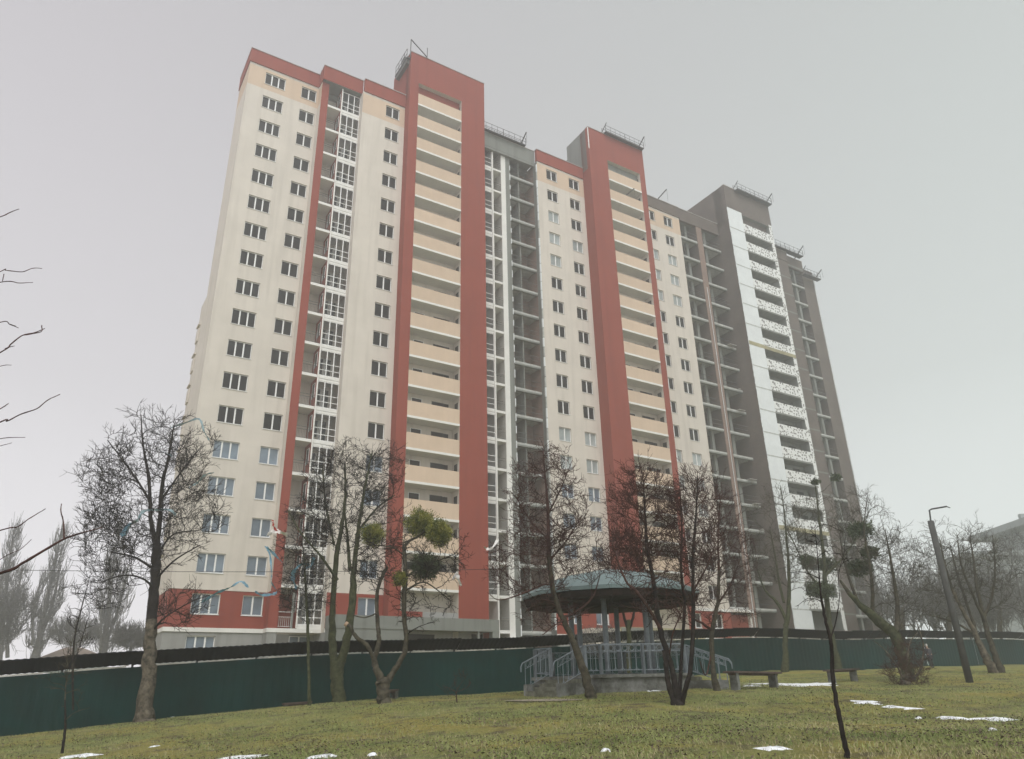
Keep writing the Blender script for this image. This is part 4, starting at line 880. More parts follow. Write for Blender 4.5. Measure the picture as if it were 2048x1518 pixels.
# --- near fence, left
tree('maple_tree', 28.6, (284, 1436), [[(288, 1436, 52), (291, 1410, 38), (298, 1340, 33), (300, 1300, 31), (303, 1240, 25), (308, 1180, 24), (312, 1120, 24), (315, 1085, 22)],
     [(313, 1100, 17), (303, 1050, 14), (300, 1000, 12, .3), (297, 950, 10, .5), (286, 890, 6, .6), (282, 830, 3, .7)], [(315, 1090, 18), (320, 1030, 14, -.2), (325, 970, 12, -.3), (338, 910, 9, -.3), (348, 850, 4, -.4)],
     [(308, 1180, 9), (290, 1160, 6, -.5), (250, 1150, 5, -1.1), (200, 1165, 3, -1.6)], [(310, 1140, 9), (270, 1115, 6, .8), (225, 1105, 4, 1.4)], [(315, 1110, 8), (345, 1070, 5, .4), (400, 1060, 3, .8)], [(303, 1265, 8), (330, 1235, 5, -.4), (380, 1205, 3, -.8), (420, 1190, 2, -1)],
     [(310, 1160, 7), (350, 1120, 5, -.6), (400, 1090, 3, -1)], [(300, 1000, 8), (260, 940, 5, -.5), (215, 880, 3, -1)], [(322, 1000, 8), (365, 940, 5, .5), (405, 890, 3, 1)]],
     [(290, 985, 125, 170, 0, 5), (215, 1080, 75, 75, 0, 1.3), (385, 1040, 75, 90, 0, 1.2), (200, 1180, 60, 40, 0, .5), (370, 1215, 60, 45, 0, .5), (210, 950, 55, 60, 0, .7), (390, 900, 50, 50, 0, .4)],
     'large bare maple with a thick trunk before the left end of the dark fence', bk=B_DARK, tb=B_PALE, seed=11, N=360, tw_len=.6, up=.08, rtw=.006, wig=.17)
tree('linden_tree', 31, (677, 1403), [[(677, 1403, 34), (674, 1360, 30), (674, 1325, 34)], [(668, 1330, 20), (665, 1270, 19), (665, 1210, 18), (672, 1120, 16), (682, 1060, 13), (690, 1000, 10, .3), (690, 930, 6, .5)],
     [(682, 1325, 22), (695, 1270, 20), (704, 1200, 19), (708, 1140, 17), (714, 1080, 15), (722, 1020, 10, -.3), (735, 950, 6, -.5), (745, 900, 3, -.6)], [(700, 1140, 12), (695, 1080, 9, .5), (690, 1030, 6, .8)], [(675, 1160, 10), (640, 1110, 7, -.6), (605, 1070, 5, -1), (575, 1020, 3, -1.2)], [(712, 1070, 9), (750, 1020, 6, .6), (790, 990, 4, 1)], [(668, 1090, 8), (650, 1000, 6, .6), (645, 930, 4, .8)]],
     [(690, 990, 95, 110, 0, 4), (610, 1060, 60, 70, 0, 1), (760, 950, 55, 65, 0, 1), (780, 1060, 50, 50, 0, .5)], 'twin stemmed bare tree with a greenish trunk left of the mistletoe tree', bk=B_DARK, tb=B_GREEN, seed=12, N=260, lb_=B_GREEN, tw_len=.5, rtw=.006, up=.05, wig=.2)
tree('young_tree', 29.8, (619, 1407), [[(619, 1407, 11), (617, 1340, 9), (616, 1270, 9), (613, 1210, 9), (611, 1160, 7), (607, 1110, 4), (604, 1070, 2)]], [(612, 1180, 60, 65), (600, 1130, 45, 45)],
     'slim young tree tangled with blue ribbon, between the maple and the twin stemmed tree', bk=B_DARK, tb=B_GREEN, seed=13, N=75, tw_len=.45, rtw=.005, up=.0, wig=.2)
r4, Y4 = tree('gnarled_tree', 27.2, (767, 1407), [[(767, 1407, 34), (767, 1390, 30), (766, 1370, 34), (766, 1358, 30)], [(761, 1358, 20), (752, 1335, 18), (748, 1318, 15), (757, 1290, 15), (757, 1270, 13), (755, 1240, 12), (753, 1205, 12), (758, 1170, 11), (768, 1145, 11), (776, 1134, 10)],
     [(752, 1330, 15), (745, 1312, 12, -.1), (733, 1290, 12, -.2), (715, 1276, 12, -.2), (706, 1266, 11, -.2), (700, 1253, 11, -.3), (691, 1247, 11, -.3)], [(768, 1368, 20), (785, 1347, 17, .1), (800, 1322, 15, .1), (810, 1300, 15, .1), (812, 1270, 14, 0), (808, 1225, 14, 0), (811, 1160, 14, 0), (810, 1120, 13, 0), (807, 1092, 12, 0)],
     [(807, 1096, 10), (818, 1082, 9, .1), (832, 1075, 7, .2), (850, 1062, 5, .2)], [(811, 1155, 7), (840, 1135, 5, .3), (880, 1120, 4, .6), (915, 1105, 2, .8)], [(808, 1110, 6), (785, 1095, 5, -.3), (750, 1090, 3, -.6)], [(812, 1180, 7), (850, 1165, 5, -.3), (900, 1200, 3, -.5)], [(757, 1225, 5), (730, 1235, 4, -.4), (705, 1230, 3, -.6)]],
     [(800, 1125, 115, 60, 0, 2), (880, 1110, 60, 60, 0, 1), (740, 1120, 60, 55, 0, 1), (840, 1210, 70, 45, 0, .6)], 'gnarled forked tree with a sawn limb and big mistletoe balls', bk=B_DARK, tb=B_GREY, lb_=B_GREY, seed=14, N=115, tw_len=.42, rtw=.0055, up=.0, wig=.26)
p = MB(); q = at(691, 1247, Y4 - .3); q2 = at(695, 1250, Y4 - .3); p.tube([tuple(q2), tuple(q - (q2 - q) * .12)], [.088, .083], mat('sawn_wood', (.34, .24, .17), .9, .2, 9), 10); world_part(p, 'sawn_end', r4)
tree('leaning_tree', 24, (1184, 1403), [[(1184, 1403, 30), (1180, 1385, 25), (1172, 1350, 20), (1158, 1315, 19), (1143, 1275, 18), (1128, 1240, 17), (1113, 1205, 16), (1103, 1160, 15), (1097, 1110, 14), (1097, 1050, 11), (1094, 990, 8), (1088, 930, 5), (1086, 890, 2)],
     [(1104, 1170, 8), (1085, 1170, 6, -.5), (1050, 1185, 5, -1), (1000, 1200, 3, -1.3), (975, 1185, 2, -1.4)], [(1125, 1235, 9), (1150, 1225, 7, .4), (1185, 1195, 5, .7), (1200, 1150, 3, .9)], [(1100, 1120, 7), (1130, 1085, 5, .4), (1165, 1030, 3, .7)], [(1097, 1080, 7), (1060, 1040, 5, .5), (1030, 990, 3, .8)], [(1096, 1030, 6), (1120, 980, 4, -.4), (1145, 920, 2, -.6)], [(1128, 1240, 6), (1110, 1250, 4, -.5), (1085, 1270, 3, -.8)], [(1112, 1205, 6), (1080, 1200, 4, .6), (1050, 1225, 3, .9)]],
     [(1090, 1010, 90, 125, 0, 4), (1060, 1130, 100, 70, 0, 2), (1160, 1090, 60, 85, 0, 1.3), (1110, 1230, 80, 30, 0, .5)], 'bare tree leaning left over the gazebo steps with a straight mossy trunk', bk=B_RED, tb=B_GREY, seed=15, N=300, tw_len=.42, rtw=.0047, up=.04, wig=.25)
tree('multi_stemmed_tree', 20.8, (1353, 1416), [[(1353, 1416, 34), (1354, 1404, 30)], [(1348, 1406, 17), (1338, 1370, 15), (1332, 1330, 15), (1328, 1300, 14)], [(1356, 1404, 20), (1347, 1350, 17), (1336, 1310, 17), (1322, 1265, 16), (1315, 1225, 16), (1310, 1185, 15), (1303, 1140, 13), (1294, 1090, 11), (1290, 1030, 8), (1287, 970, 4), (1280, 925, 2)],
     [(1323, 1262, 12), (1308, 1235, 10, -.2), (1288, 1203, 9, -.4), (1268, 1178, 9, -.5), (1256, 1168, 7, -.5), (1241, 1138, 6, -.6), (1225, 1090, 4, -.7)], [(1358, 1408, 14), (1362, 1330, 11, .4), (1367, 1260, 10, .5), (1368, 1200, 10, .5), (1362, 1130, 8, .6), (1364, 1060, 6, .7), (1360, 990, 3, .8)],
     [(1364, 1408, 16), (1373, 1370, 14, -.2), (1381, 1340, 14, -.2), (1386, 1270, 13, -.2), (1387, 1200, 12, -.2), (1386, 1130, 10, -.2), (1390, 1060, 8, -.1), (1394, 990, 4, 0), (1395, 950, 2, 0)], [(1338, 1315, 6), (1345, 1270, 5, -.4), (1360, 1230, 4, -.6)], [(1388, 1180, 6), (1410, 1140, 5, -.4), (1430, 1090, 3, -.6)]],
     [(1290, 1040, 85, 115, 0, 4), (1385, 1050, 75, 120, 0, 3), (1250, 1120, 50, 60, 0, 1), (1340, 1190, 100, 60, 0, 1)], 'many stemmed reddish tree standing alone in front of the gazebo', bk=B_RED, tb=B_DARK, seed=16, N=390, tw_len=.42, rtw=.0042, up=.10, wig=.17)
tree('spreading_tree', 25.5, (1432, 1387), [[(1434, 1387, 20), (1428, 1350, 16), (1424, 1310, 15), (1424, 1270, 14), (1430, 1235, 13), (1437, 1190, 11), (1438, 1140, 9), (1436, 1080, 6), (1440, 1000, 3)], [(1423, 1260, 9), (1405, 1247, 8, -.3), (1385, 1235, 6, -.5), (1373, 1205, 4, -.6)], [(1434, 1210, 8), (1460, 1170, 6, .4), (1480, 1120, 3, .7)], [(1424, 1300, 5), (1412, 1350, 4, -.2), (1398, 1318, 3, -.5)]],
     [(1425, 1060, 60, 130, 0, 3), (1470, 1120, 50, 90, 0, 1.5), (1440, 1220, 70, 40, 0, .6)], 'bare tree with a short crooked trunk at the right side of the gazebo', bk=B_RED, tb=B_GREY, seed=17, N=160, tw_len=.45, rtw=.0038, up=.08, wig=.2)
tree('park_tree', 37, (1258, 1345), [[(1258, 1362, 17), (1258, 1300, 15), (1258, 1270, 14), (1257, 1240, 12)], [(1258, 1262, 10), (1247, 1230, 8), (1240, 1190, 6), (1236, 1150, 4)], [(1258, 1262, 9), (1268, 1225, 7), (1272, 1180, 4)]], [(1250, 1140, 60, 80)], 'greenish tree seen between the gazebo posts', bk=B_DARK, tb=B_GREEN, seed=18, N=70, tw_len=.6, rtw=.006)
tree('park_tree', 45, (1571, 1342), [[(1571, 1342, 20), (1571, 1300, 16), (1571, 1262, 15), (1574, 1235, 15)], [(1572, 1240, 11), (1560, 1215, 10), (1548, 1198, 8), (1530, 1180, 5), (1515, 1140, 3)], [(1575, 1240, 13), (1578, 1190, 12), (1578, 1150, 10), (1574, 1090, 7), (1568, 1020, 4), (1560, 970, 2)], [(1568, 1205, 8), (1557, 1160, 7, .5), (1550, 1110, 5, .8), (1540, 1060, 3, 1)]],
     [(1560, 1060, 60, 100, 0, 3), (1530, 1140, 40, 60, 0, 1), (1600, 1130, 40, 60, 0, 1)], 'straight greenish tree behind the long bench', bk=B_GREY, tb=B_GREEN, seed=19, N=70, lb_=B_GREEN, tw_len=.7, rtw=.006, up=.08)
r9, Y9 = tree('mistletoe_tree', 47, (1675, 1336), [[(1677, 1336, 22), (1668, 1295, 18), (1662, 1262, 17), (1655, 1210, 16), (1651, 1160, 14), (1646, 1100, 11), (1640, 1050, 8), (1634, 1000, 5), (1631, 972, 3)], [(1654, 1180, 8), (1620, 1150, 6), (1590, 1090, 4), (1565, 1040, 2)], [(1652, 1150, 8), (1690, 1110, 6), (1720, 1060, 4), (1740, 1020, 2)]],
     [(1640, 1080, 90, 100, 0, 3), (1720, 1050, 50, 80, 0, 1)], 'tall bare tree full of mistletoe in front of the speckled tower', bk=B_GREY, tb=B_GREEN, seed=20, N=80, lb_=B_GREEN, tw_len=.8, rtw=.006)
tree('sapling', 10.2, (1697, 1521), [[(1697, 1521, 17.9), (1690, 1490, 16), (1680, 1440, 15), (1672, 1400, 14), (1665, 1350, 13), (1664, 1310, 12), (1661, 1280, 12), (1652, 1245, 10), (1645, 1210, 9), (1640, 1175, 5), (1636, 1120, 3), (1630, 1060, 2)], [(1661, 1276, 6), (1670, 1250, 4), (1676, 1220, 3), (1679, 1190, 2), (1677, 1150, 2), (1690, 1100, 1.5)]],
     [(1645, 1140, 75, 100, 0, 2), (1690, 1100, 50, 70, 0, 1)], 'thin dark sapling in the right foreground crossing the whole picture foot', bk=B_DARK, tb=B_DARK, seed=21, N=20, tw_len=.22, rtw=.0022, up=.02, wig=.2, tdens=.5)
tree('leaning_willow', 33, (1815, 1372), [[(1820, 1372, 34), (1812, 1330, 30), (1800, 1290, 27), (1775, 1255, 25), (1745, 1230, 22), (1718, 1208, 18), (1697, 1185, 13), (1680, 1160, 6)], [(1790, 1275, 18), (1795, 1230, 14, .5), (1790, 1170, 10, .8), (1780, 1110, 6, 1), (1770, 1060, 3, 1.2)], [(1745, 1232, 14), (1745, 1180, 10, -.3), (1738, 1120, 7, -.5), (1728, 1060, 4, -.6), (1735, 990, 2, -.6)], [(1718, 1210, 10), (1690, 1130, 6, .3), (1680, 1070, 3, .5)]],
     [(1735, 1090, 80, 110, 0, 3), (1790, 1130, 60, 90, 0, 2), (1800, 1240, 60, 60, 0, .7)], 'thick trunk leaning sharply left out of a bushy stump', bk=B_GREY, tb=B_GREEN, seed=22, N=85, tw_len=.55, rtw=.0045)
tree('willow_bush', 31, (1810, 1376), [[(1812, 1376, 30), (1812, 1362, 26), (1815, 1345, 10)], [(1812, 1370, 8), (1840, 1340, 7), (1847, 1300, 5), (1842, 1270, 3), (1830, 1235, 2)], [(1810, 1370, 6), (1795, 1335, 5), (1770, 1300, 3), (1745, 1280, 2)], [(1812, 1365, 6), (1815, 1320, 5), (1820, 1285, 4), (1835, 1265, 2)]],
     [(1810, 1345, 50, 38, 0, 3), (1815, 1315, 45, 40, 0, 2)], 'bushy clump of upright shoots right of the benches', cat='bush', bk=B_RED, tb=B_PALE, seed=23, N=140, tw_len=.30, rtw=.0033, up=.14, wig=.12, attach=.2)
tree('leaning_tree', 37.5, (1990, 1349), [[(1990, 1349, 22), (1972, 1315, 19), (1958, 1285, 17), (1944, 1255, 14), (1925, 1220, 11), (1905, 1180, 9), (1890, 1130, 6), (1880, 1080, 3)], [(1950, 1268, 8), (1915, 1248, 6), (1880, 1235, 4), (1855, 1230, 2)], [(1960, 1290, 10), (1938, 1220, 8, .5), (1915, 1150, 6, .8), (1900, 1090, 3, 1)]],
     [(1890, 1130, 70, 90, 0, 3), (1880, 1210, 60, 50, 0, 1)], 'left trunk of the leaning pair near the right edge', bk=B_GREY, tb=B_PALE, seed=24, N=60, tw_len=.6, rtw=.005, up=.06)
tree('leaning_tree', 38, (2003, 1348), [[(2003, 1348, 22), (1990, 1310, 17), (1975, 1265, 15), (1965, 1225, 13), (1955, 1180, 10), (1948, 1130, 7), (1940, 1075, 3)], [(1970, 1245, 10), (1950, 1200, 8, -.4), (1925, 1140, 6, -.7), (1915, 1080, 3, -.9)], [(1968, 1235, 9), (1985, 1190, 7, .4), (1990, 1130, 5, .7), (1985, 1070, 2, .9)]],
     [(1950, 1130, 70, 95, 0, 3), (2000, 1150, 50, 90, 0, 1.5)], 'right trunk of the leaning pair near the right edge', bk=B_GREY, tb=B_GREY, seed=25, N=70, tw_len=.6, rtw=.005, up=.1)
# behind the fence, right
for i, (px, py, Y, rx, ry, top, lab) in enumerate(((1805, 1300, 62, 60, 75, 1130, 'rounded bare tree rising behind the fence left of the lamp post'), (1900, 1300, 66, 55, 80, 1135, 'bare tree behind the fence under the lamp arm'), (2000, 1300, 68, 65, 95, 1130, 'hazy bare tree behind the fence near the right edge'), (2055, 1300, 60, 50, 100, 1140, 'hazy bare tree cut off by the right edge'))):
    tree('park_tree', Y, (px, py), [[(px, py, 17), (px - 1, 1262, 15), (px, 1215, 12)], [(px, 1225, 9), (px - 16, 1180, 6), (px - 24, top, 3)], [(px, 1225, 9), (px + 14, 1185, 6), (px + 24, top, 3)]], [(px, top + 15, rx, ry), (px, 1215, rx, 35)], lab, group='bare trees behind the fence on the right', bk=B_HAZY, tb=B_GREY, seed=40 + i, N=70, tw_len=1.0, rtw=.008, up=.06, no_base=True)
# poplars far left
for i, (px, tx, ty, Y, w_, lab) in enumerate(((70, 126, 1045, 92, 30, 'tall columnar poplar left of the maple, highest of the misty poplars'), (205, 236, 1085, 90, 30, 'misty columnar poplar seen behind the branches of the maple'), (-5, 28, 1055, 88, 28, 'misty poplar cut by the left edge'))):
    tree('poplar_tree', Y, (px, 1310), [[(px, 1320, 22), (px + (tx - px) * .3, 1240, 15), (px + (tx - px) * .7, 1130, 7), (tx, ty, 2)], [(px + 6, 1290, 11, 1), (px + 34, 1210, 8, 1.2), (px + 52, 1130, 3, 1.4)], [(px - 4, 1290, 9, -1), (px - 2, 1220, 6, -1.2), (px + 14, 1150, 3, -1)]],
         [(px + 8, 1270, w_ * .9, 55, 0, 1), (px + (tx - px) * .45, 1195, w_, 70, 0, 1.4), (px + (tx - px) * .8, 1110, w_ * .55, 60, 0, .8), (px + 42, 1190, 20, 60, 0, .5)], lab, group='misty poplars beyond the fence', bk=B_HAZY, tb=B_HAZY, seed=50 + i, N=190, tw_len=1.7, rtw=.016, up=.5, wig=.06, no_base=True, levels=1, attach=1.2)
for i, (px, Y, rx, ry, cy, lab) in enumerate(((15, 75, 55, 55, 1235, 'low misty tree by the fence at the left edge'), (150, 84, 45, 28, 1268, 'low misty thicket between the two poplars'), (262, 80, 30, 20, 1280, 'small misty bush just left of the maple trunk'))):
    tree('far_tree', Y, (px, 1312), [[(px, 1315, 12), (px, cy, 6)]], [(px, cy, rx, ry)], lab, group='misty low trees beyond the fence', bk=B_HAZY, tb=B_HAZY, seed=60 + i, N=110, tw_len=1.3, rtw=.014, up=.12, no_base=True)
# wooded mass behind the fence at the far right reads as one hazy wood
r_ = np.random.default_rng(77); A_ = Acc()
for i in range(60):
    q = at(r_.uniform(1770, 2140), 1300, r_.uniform(72, 90)); h = r_.uniform(6, 9.5); b0_ = np.array(q)
    for j in range(16):
        d = unit(np.array([r_.normal(0, .45), r_.normal(0, .45), 1])); Q = wander(b0_ + np.array([0, 0, r_.uniform(.2, .5) * h]), d, h * r_.uniform(.3, .6), 5, .15, .1, r_); A_.tube(Q, np.linspace(.035, .012, 6), 3)
        for k_ in range(2, 6):
            for _ in range(3): A_.tube(wander(Q[k_], unit(d + r_.normal(0, .6, 3)), r_.uniform(.6, 1.5), 3, .2, .05, r_), np.linspace(.016, .008, 4), 3)
o = np_mesh('distant_wood', np.concatenate(A_.V), np.concatenate(A_.Fq), B_HAZY); tag(o, 'misty tangle of bare woodland behind the fence at far right', 'wood', kind='stuff')
# branches reaching in at the left edge from a tree outside the frame
rt = empty('overhanging_tree', at(-420, 1500, 8.5), 'near tree outside the left edge whose thin twigs reach into the sky', 'tree')
A_ = Acc(); Yn = 8.5; tk = [np.array(at(x, y, Yn)) for x, y in ((-420, 1560), (-430, 1200), (-440, 700), (-445, 300))]; A_.tube(smooth_path(tk, 14), np.linspace(.16, .05, 14), 8)
near_br = [[(-430, 1230, 16), (-200, 1190, 11), (0, 1146, 6.5), (45, 1126, 6), (86, 1102, 5.5), (128, 1078, 4.5), (160, 1067, 3.6), (205, 1055, 2.2)], [(128, 1078, 3.5), (128, 1045, 2.6), (122, 1022, 2.4), (123, 1008, 1.8)], [(150, 1069, 2.6), (163, 1066, 2)],
           [(-435, 950, 12), (-160, 930, 8), (0, 846, 3.4), (15, 844, 3.2), (42, 830, 3), (75, 818, 2.6), (95, 802, 2.4), (120, 790, 2)], [(-200, 1130, 6), (0, 1061, 2.8), (35, 1054, 2.6), (60, 1037, 2.3), (93, 1017, 1.6)],
           [(-438, 860, 12), (-150, 780, 7), (0, 705, 3.4), (22, 688, 3.3), (45, 671, 3), (70, 665, 2.6), (90, 657, 1.8)], [(45, 671, 2), (62, 668, 2.4), (83, 663, 2), (84, 652, 2.6)], [(10, 697, 2), (22, 693, 1.8), (28, 692, 1.2)], [(-440, 640, 9), (-120, 600, 5), (0, 543, 2.4), (12, 541, 2.3), (45, 544, 2.2), (66, 537, 1.8), (84, 538, 1.4)],
           [(-120, 600, 4), (0, 564, 2.4), (40, 565, 2), (65, 564, 1.4)], [(5, 562, 2), (8, 549, 2.2)], [(-110, 470, 5), (0, 434, 2.6), (18, 426, 2.4), (38, 418, 1.6)], [(-100, 690, 5), (0, 644, 2.4), (20, 648, 2), (37, 655, 1.4)], [(18, 648, 1.6), (32, 652, 1.2)],
           [(-100, 870, 4), (0, 817, 2.4), (16, 806, 1.6)], [(-90, 760, 4), (0, 732, 1.6), (22, 730, 1.2)], [(-100, 905, 4), (0, 877, 1.8), (50, 874, 1.2)], [(0, 892, 1.6), (24, 885, 1)], [(-100, 1190, 4), (0, 1118, 1.6), (40, 1098, 1.4), (62, 1078, 1.2)]]
for lb in near_br:
    P = [np.array(at(q[0], q[1], Yn + .1 * i)) for i, q in enumerate(lb)]; n = len(P) * 4; PP = smooth_path(P, n); RR = np.interp(np.linspace(0, len(P) - 1, n), np.arange(len(P)), [q[2] / 1612 * Yn / 2 for q in lb])
    PP[1:] += np.cumsum(r_.normal(0, .0018, (n - 1, 3)), 0) * .6; A_.tube(PP, RR * (1 + .16 * (np.arange(n) % 4 == 3)), 6)
A_.build('branches', B_RED, rt)
# small plants
tree('sapling', 19.5, (122, 1519), [[(122, 1519, 9), (128, 1480, 8), (131, 1440, 6), (130, 1400, 4), (132, 1365, 3)], [(131, 1440, 3), (150, 1425, 2), (180, 1415, 1.5)]], [(135, 1370, 50, 50, 0, 1), (150, 1310, 45, 50, 0, 1)], 'thin bare sapling in the lower left corner', bk=B_GREY, tb=B_DARK, seed=31, N=26, tw_len=.3, rtw=.004, up=.12, wig=.12, tdens=.5)
tree('tall_sapling', 24, (140, 1330), [[(146, 1420, 6), (146, 1320, 6), (152, 1260, 5), (170, 1190, 3), (180, 1150, 2)], [(147, 1330, 3), (160, 1290, 3), (175, 1240, 2)]], [(160, 1260, 45, 75)], 'wispy stem rising in front of the fence left of the maple', bk=B_DARK, tb=B_DARK, seed=32, N=22, tw_len=.35, rtw=.004, up=.2, wig=.1, tdens=.5, no_base=True)
tree('low_shrub', 25.5, (914, 1396), [[(914, 1398, 4), (912, 1385, 3)]], [(912, 1365, 40, 28)], 'sparse low shrub on the lawn left of the gazebo', cat='bush', bk=B_RED, tb=B_RED, seed=33, N=22, tw_len=.18, rtw=.003, up=.2, wig=.1, tdens=.5)
tree('low_shrub', 40, (1215, 1330), [[(1215, 1345, 5), (1213, 1310, 4)], [(1200, 1330, 4), (1190, 1280, 3)]], [(1195, 1285, 55, 30), (1320, 1290, 45, 22)], 'tangled shrubs against the fence behind the gazebo', cat='bush', bk=B_HAZY, tb=B_GREY, seed=34, N=90, tw_len=.5, rtw=.006, up=.1, no_base=True)
# ---- mistletoe
M_MIS = mat('mistletoe_leaf', (.06, .085, .02), .7, .3, 3, spec=.2, col2=(.30, .29, .07), thr=(.38, .6)); M_MISD = mat('dark_mistletoe_leaf', (.035, .05, .028), .8, .3, 3, spec=.15, col2=(.10, .13, .06), thr=(.4, .65))
def mistletoe(px, py, rpx, Y, label, m, n=2600, sq=1.0, seed=3, ls=.034):
    r_ = np.random.default_rng(seed); c = np.array(at(px, py, Y)); R = rpx / 1612 * Y; d = r_.normal(0, 1, (n, 3)); d /= np.linalg.norm(d, axis=1)[:, None]
    lump = 1 + .13 * np.sin(d[:, 0] * 5 + seed) * np.cos(d[:, 2] * 4) + .1 * np.sin(d[:, 1] * 7 + d[:, 2] * 5)
    r = R * (r_.random(n) ** .42) * lump * (1 + .08 * r_.normal(0, 1, n)); p = d * r[:, None]; p[:, 2] *= sq
    a = d + r_.normal(0, .6, (n, 3)); a /= np.linalg.norm(a, axis=1)[:, None]; b = np.cross(a, r_.normal(0, 1, (n, 3))); b /= np.linalg.norm(b, axis=1)[:, None] + 1e-9
    L_ = ls * r_.uniform(.7, 1.5, n)[:, None]; v = np.stack([p - a * L_, p + b * L_ * .38, p + a * L_, p - b * L_ * .38], 1).reshape(-1, 3)
    o = np_mesh('mistletoe', v, np.arange(4 * n).reshape(-1, 4), m); o.location = tuple(c); tag(o, label, 'mistletoe')
    return o
for q in ((745, 1070, 26, 27.6, 'round yellow green mistletoe ball between the twin stemmed tree and the red tower strip', M_MIS), (842, 1046, 32, 27.6, 'topmost mistletoe ball in the gnarled tree', M_MIS), (878, 1066, 30, 27.2, 'mistletoe ball at the right of the gnarled tree crown', M_MIS),
          (850, 1134, 30, 27.4, 'dark mistletoe ball low right in the gnarled tree', M_MISD), (800, 1158, 16, 27.0, 'small mistletoe tuft against the gnarled tree stem', M_MIS)):
    mistletoe(*q, n=int(4600 * (q[2] / 28) ** 2), seed=int(q[0]))
for q in ((1631, 964, 10, Y9, 'tiny dark mistletoe ball on the tip of the mistletoe tree', M_MISD), (1640, 1180, 30, Y9 - .5, 'widest dark mistletoe clump low on the mistletoe tree', M_MISD), (1612, 1120, 18, Y9, 'dark mistletoe clump at the left of the mistletoe tree', M_MISD), (1655, 1128, 24, Y9 + 1, 'dark mistletoe clump in the middle of the mistletoe tree', M_MISD),
          (1722, 1060, 28, 36, 'dark mistletoe clump high on the leaning willow', M_MISD), (1718, 1135, 26, 35, 'dark mistletoe clump on the leaning willow stem', M_MISD), (1740, 1105, 20, 34, 'small dark mistletoe clump right of the others on the willow', M_MISD), (1672, 955, 12, Y9 + 1, 'small dark mistletoe ball against the brick wall', M_MISD)):
    mistletoe(*q, n=int(950 * (q[2] / 28) ** 1.5 + 150), sq=.7, seed=int(q[0]) + 1, ls=.07)
# ---- ribbons and rags caught in the crowns
M_RIB = mat('blue_plastic_ribbon', (.13, .27, .36), .5, .25, 6, spec=.5); M_RIBL = mat('faded_blue_ribbon', (.27, .37, .41), .5, .2, 6); M_RAG = mat('white_plastic_rag', (.72, .70, .68), .6, .1, 5); M_RAGR = mat('red_print', (.55, .06, .05), .6, .2, 5)
def ribbon(pts, Y, wpx, label, m, cat='ribbon', name='plastic_ribbon', seed=0):
    r_ = np.random.default_rng(seed); P = smooth_path([np.array(at(x, y, Y + .1 * math.sin(i * 2.1))) for i, (x, y) in enumerate(pts)], len(pts) * 5); n = len(P); w_ = wpx * .8 / 1612 * Y / 2; p = MB(); ang = 1.2; root = P[0].copy(); off = []
    for i in range(n):
        t = unit(P[min(i + 1, n - 1)] - P[max(0, i - 1)]); s_ = unit(np.cross(t, [0, 1, 0])); ang += r_.normal(0, .35); s2 = unit(s_ * math.cos(ang) + np.array([0, 1, 0]) * math.sin(ang)); ww = w_ * (1 + .3 * r_.normal()); a_, b_ = P[i] - s2 * ww, P[i] + s2 * ww
        if abs(math.cos(ang)) < .35: ang += .6
        p.v += [tuple(a_ - root), tuple(b_ - root)]
        if i: k_ = 2 * i; p.f.append((k_ - 2, k_ - 1, k_ + 1, k_)); p.m.append(p.mi(m))
    o = p.build(name); o.location = tuple(root); tag(o, label, cat); return o
Ym = 28.2
ribbon([(250, 1073), (260, 1050), (275, 1040), (288, 1022), (318, 1020), (340, 1020), (352, 1030)], Ym, 7, 'blue ribbon wound round both leaders of the maple', M_RIBL, seed=1)
ribbon([(243, 1075), (252, 1055), (262, 1045)], Ym - .1, 12, 'wide hanging blue ribbon end left of the maple leaders', M_RIB, seed=2)
ribbon([(340, 856), (370, 846), (398, 838), (408, 862), (418, 880)], Ym, 5, 'pale teal ribbon arching over the top right of the maple', M_RIBL, seed=3)
ribbon([(322, 903), (335, 908), (345, 912)], Ym, 6, 'short blue ribbon high in the maple', M_RIBL, seed=4)
ribbon([(378, 975), (395, 965), (410, 950), (428, 945)], Ym, 6, 'blue ribbon in the right side twigs of the maple', M_RIBL, seed=5)
ribbon([(395, 1210), (430, 1188), (460, 1175), (482, 1163), (497, 1175)], Ym + .5, 5, 'blue ribbon stretched across the cream wall above the red band', M_RIB, seed=6)
ribbon([(530, 1092), (540, 1110), (543, 1150), (543, 1165), (553, 1185), (525, 1190), (510, 1183)], 29.5, 6, 'long blue ribbon trailing down beside the red pier', M_RIB, seed=7)
ribbon([(533, 1093), (548, 1108), (565, 1125)], 29.4, 6, 'short blue ribbon crossing the top of the long trailing one', M_RIB, seed=8)
ribbon([(594, 1180), (585, 1155), (590, 1140), (605, 1128), (620, 1130)], 29.6, 8, 'crumpled blue ribbon tangled in the slim young tree', M_RIB, seed=9)
ribbon([(612, 1135), (622, 1132), (628, 1115)], 29.7, 7, 'small upright blue ribbon beside the crumpled one', M_RIB, seed=10)
ribbon([(533, 1072), (548, 1062), (562, 1065), (575, 1070)], 29.4, 13, 'tattered white plastic rag with red print by the red pier', M_RAG, 'rag', 'plastic_rag', seed=11)
ribbon([(545, 1040), (548, 1055), (555, 1062)], 29.35, 9, 'red scrap above the tattered white rag', M_RAGR, 'rag', 'plastic_rag', seed=12)
ribbon([(905, 1160), (914, 1145), (916, 1155), (922, 1172)], 27.4, 7, 'white rag hanging at the right tip of the gnarled tree', M_RAG, 'rag', 'plastic_rag', seed=13)
ribbon([(966, 1092), (975, 1098), (985, 1095), (996, 1078)], 23.5, 6, 'white rag snagged left of the leaning tree', M_RAG, 'rag', 'plastic_rag', seed=14)
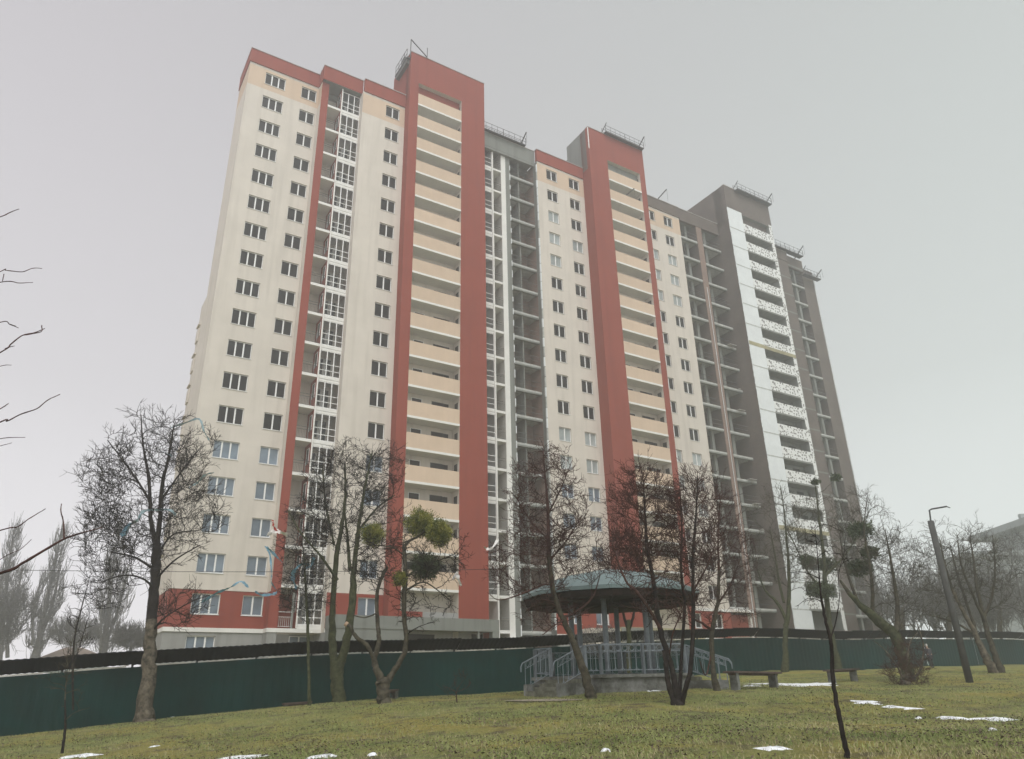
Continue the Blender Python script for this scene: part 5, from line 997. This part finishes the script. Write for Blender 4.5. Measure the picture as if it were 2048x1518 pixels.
# ---- overhead cable
p = MB(); A = at(-120, 1138, 34); Bq = at(1120, 1136, 36); n = 24
P = [A.lerp(Bq, i / n) - Vector((0, 0, .15 * math.sin(PI * i / n))) for i in range(n + 1)]; p.tube([tuple(q) for q in P], .012, M_STEEL, 4); o = p.build('overhead_cable'); tag(o, 'thin overhead cable crossing in front of the lowest flats', 'cable')
# ---- far buildings
M_FAR = mat('far_plaster', (.30, .33, .33), .9, .1, .3); M_FROOF = mat('far_brown_roof', (.20, .15, .12), .9, .2, .5)
a = at(2135, 1330, 118); fb_ = empty('far_house', (a.x, a.y, a.z - 2), 'misty multi storey house with a flat overhanging roof at the right edge', 'building')
h1 = at(2040, 1052, 118).z - fb_.location.z; p = MB(); p.bx((9 + 2.0, 6, h1 / 2), (18, 14, h1), M_FAR); p.build('wall', fb_); p = MB(); p.bx((8 + 2.0, 6, h1 + .6), (22, 17, 1.0), M_FAR); p.bx((1, 2, h1 + 1.6), (.7, .7, 1.4), M_FAR); p.bx((-5, 6, h1 - 4.0), (9, 10, .8), M_FAR); p.bx((-5, 6, (h1 - 4) / 2), (8.5, 9, h1 - 4), M_FAR); p.build('roof', fb_)
p = MB()
for fx_ in range(4):
    for fz in range(5): p.bx((3.6 + fx_ * 4.2, -1.03, 3 + fz * 2.9), (1.6, .1, 1.5), M_DARK)
p.build('window', fb_)
a = at(118, 1318, 95); fh = empty('far_house', (a.x, a.y, a.z - 1.5), 'low house with a pale brown gabled roof behind the fence between the poplars', 'building')
w_ = 50 / 1612 * 95; hh = at(150, 1292, 95).z - fh.location.z; p = MB(); p.v += [(-w_ * .9, 0, hh - 1.3), (w_ * 2, 0, hh - 2.2), (w_ * .3, 3, hh), (-w_ * .4, 3, hh + .1), (-w_ * .9, 6, hh - 1.3), (w_ * 2, 6, hh - 2.2)]; p.f += [(0, 1, 2, 3), (4, 3, 2, 5), (0, 3, 4), (1, 5, 2)]; p.m += [p.mi(M_FROOF)] * 4; p.build('roof', fh)
p = MB(); p.bx((w_ * .5, 3, hh / 2 - 1.2), (w_ * 2.6, 5.4, hh - 2.4), M_FAR); p.build('wall', fh)
# ================================================================== AIR
hz = MB(); hz.bx((20, 85, 30), (450, 260, 76.4), None); me = bpy.data.meshes.new('haze'); me.from_pydata(hz.v, [], hz.f); o = bpy.data.objects.new('haze', me); C.objects.link(o)
m = bpy.data.materials.new('mist'); m.use_nodes = True; t = m.node_tree; t.nodes.clear(); ou = t.nodes.new('ShaderNodeOutputMaterial'); vo = t.nodes.new('ShaderNodeVolumePrincipled')
vo.inputs['Color'].default_value = (.97, .985, .985, 1); vo.inputs['Density'].default_value = .0029; vo.inputs['Anisotropy'].default_value = .6; t.links.new(vo.outputs[0], ou.inputs['Volume']); me.materials.append(m)
tag(o, 'thin grey mist filling the whole place', 'mist', kind='stuff')
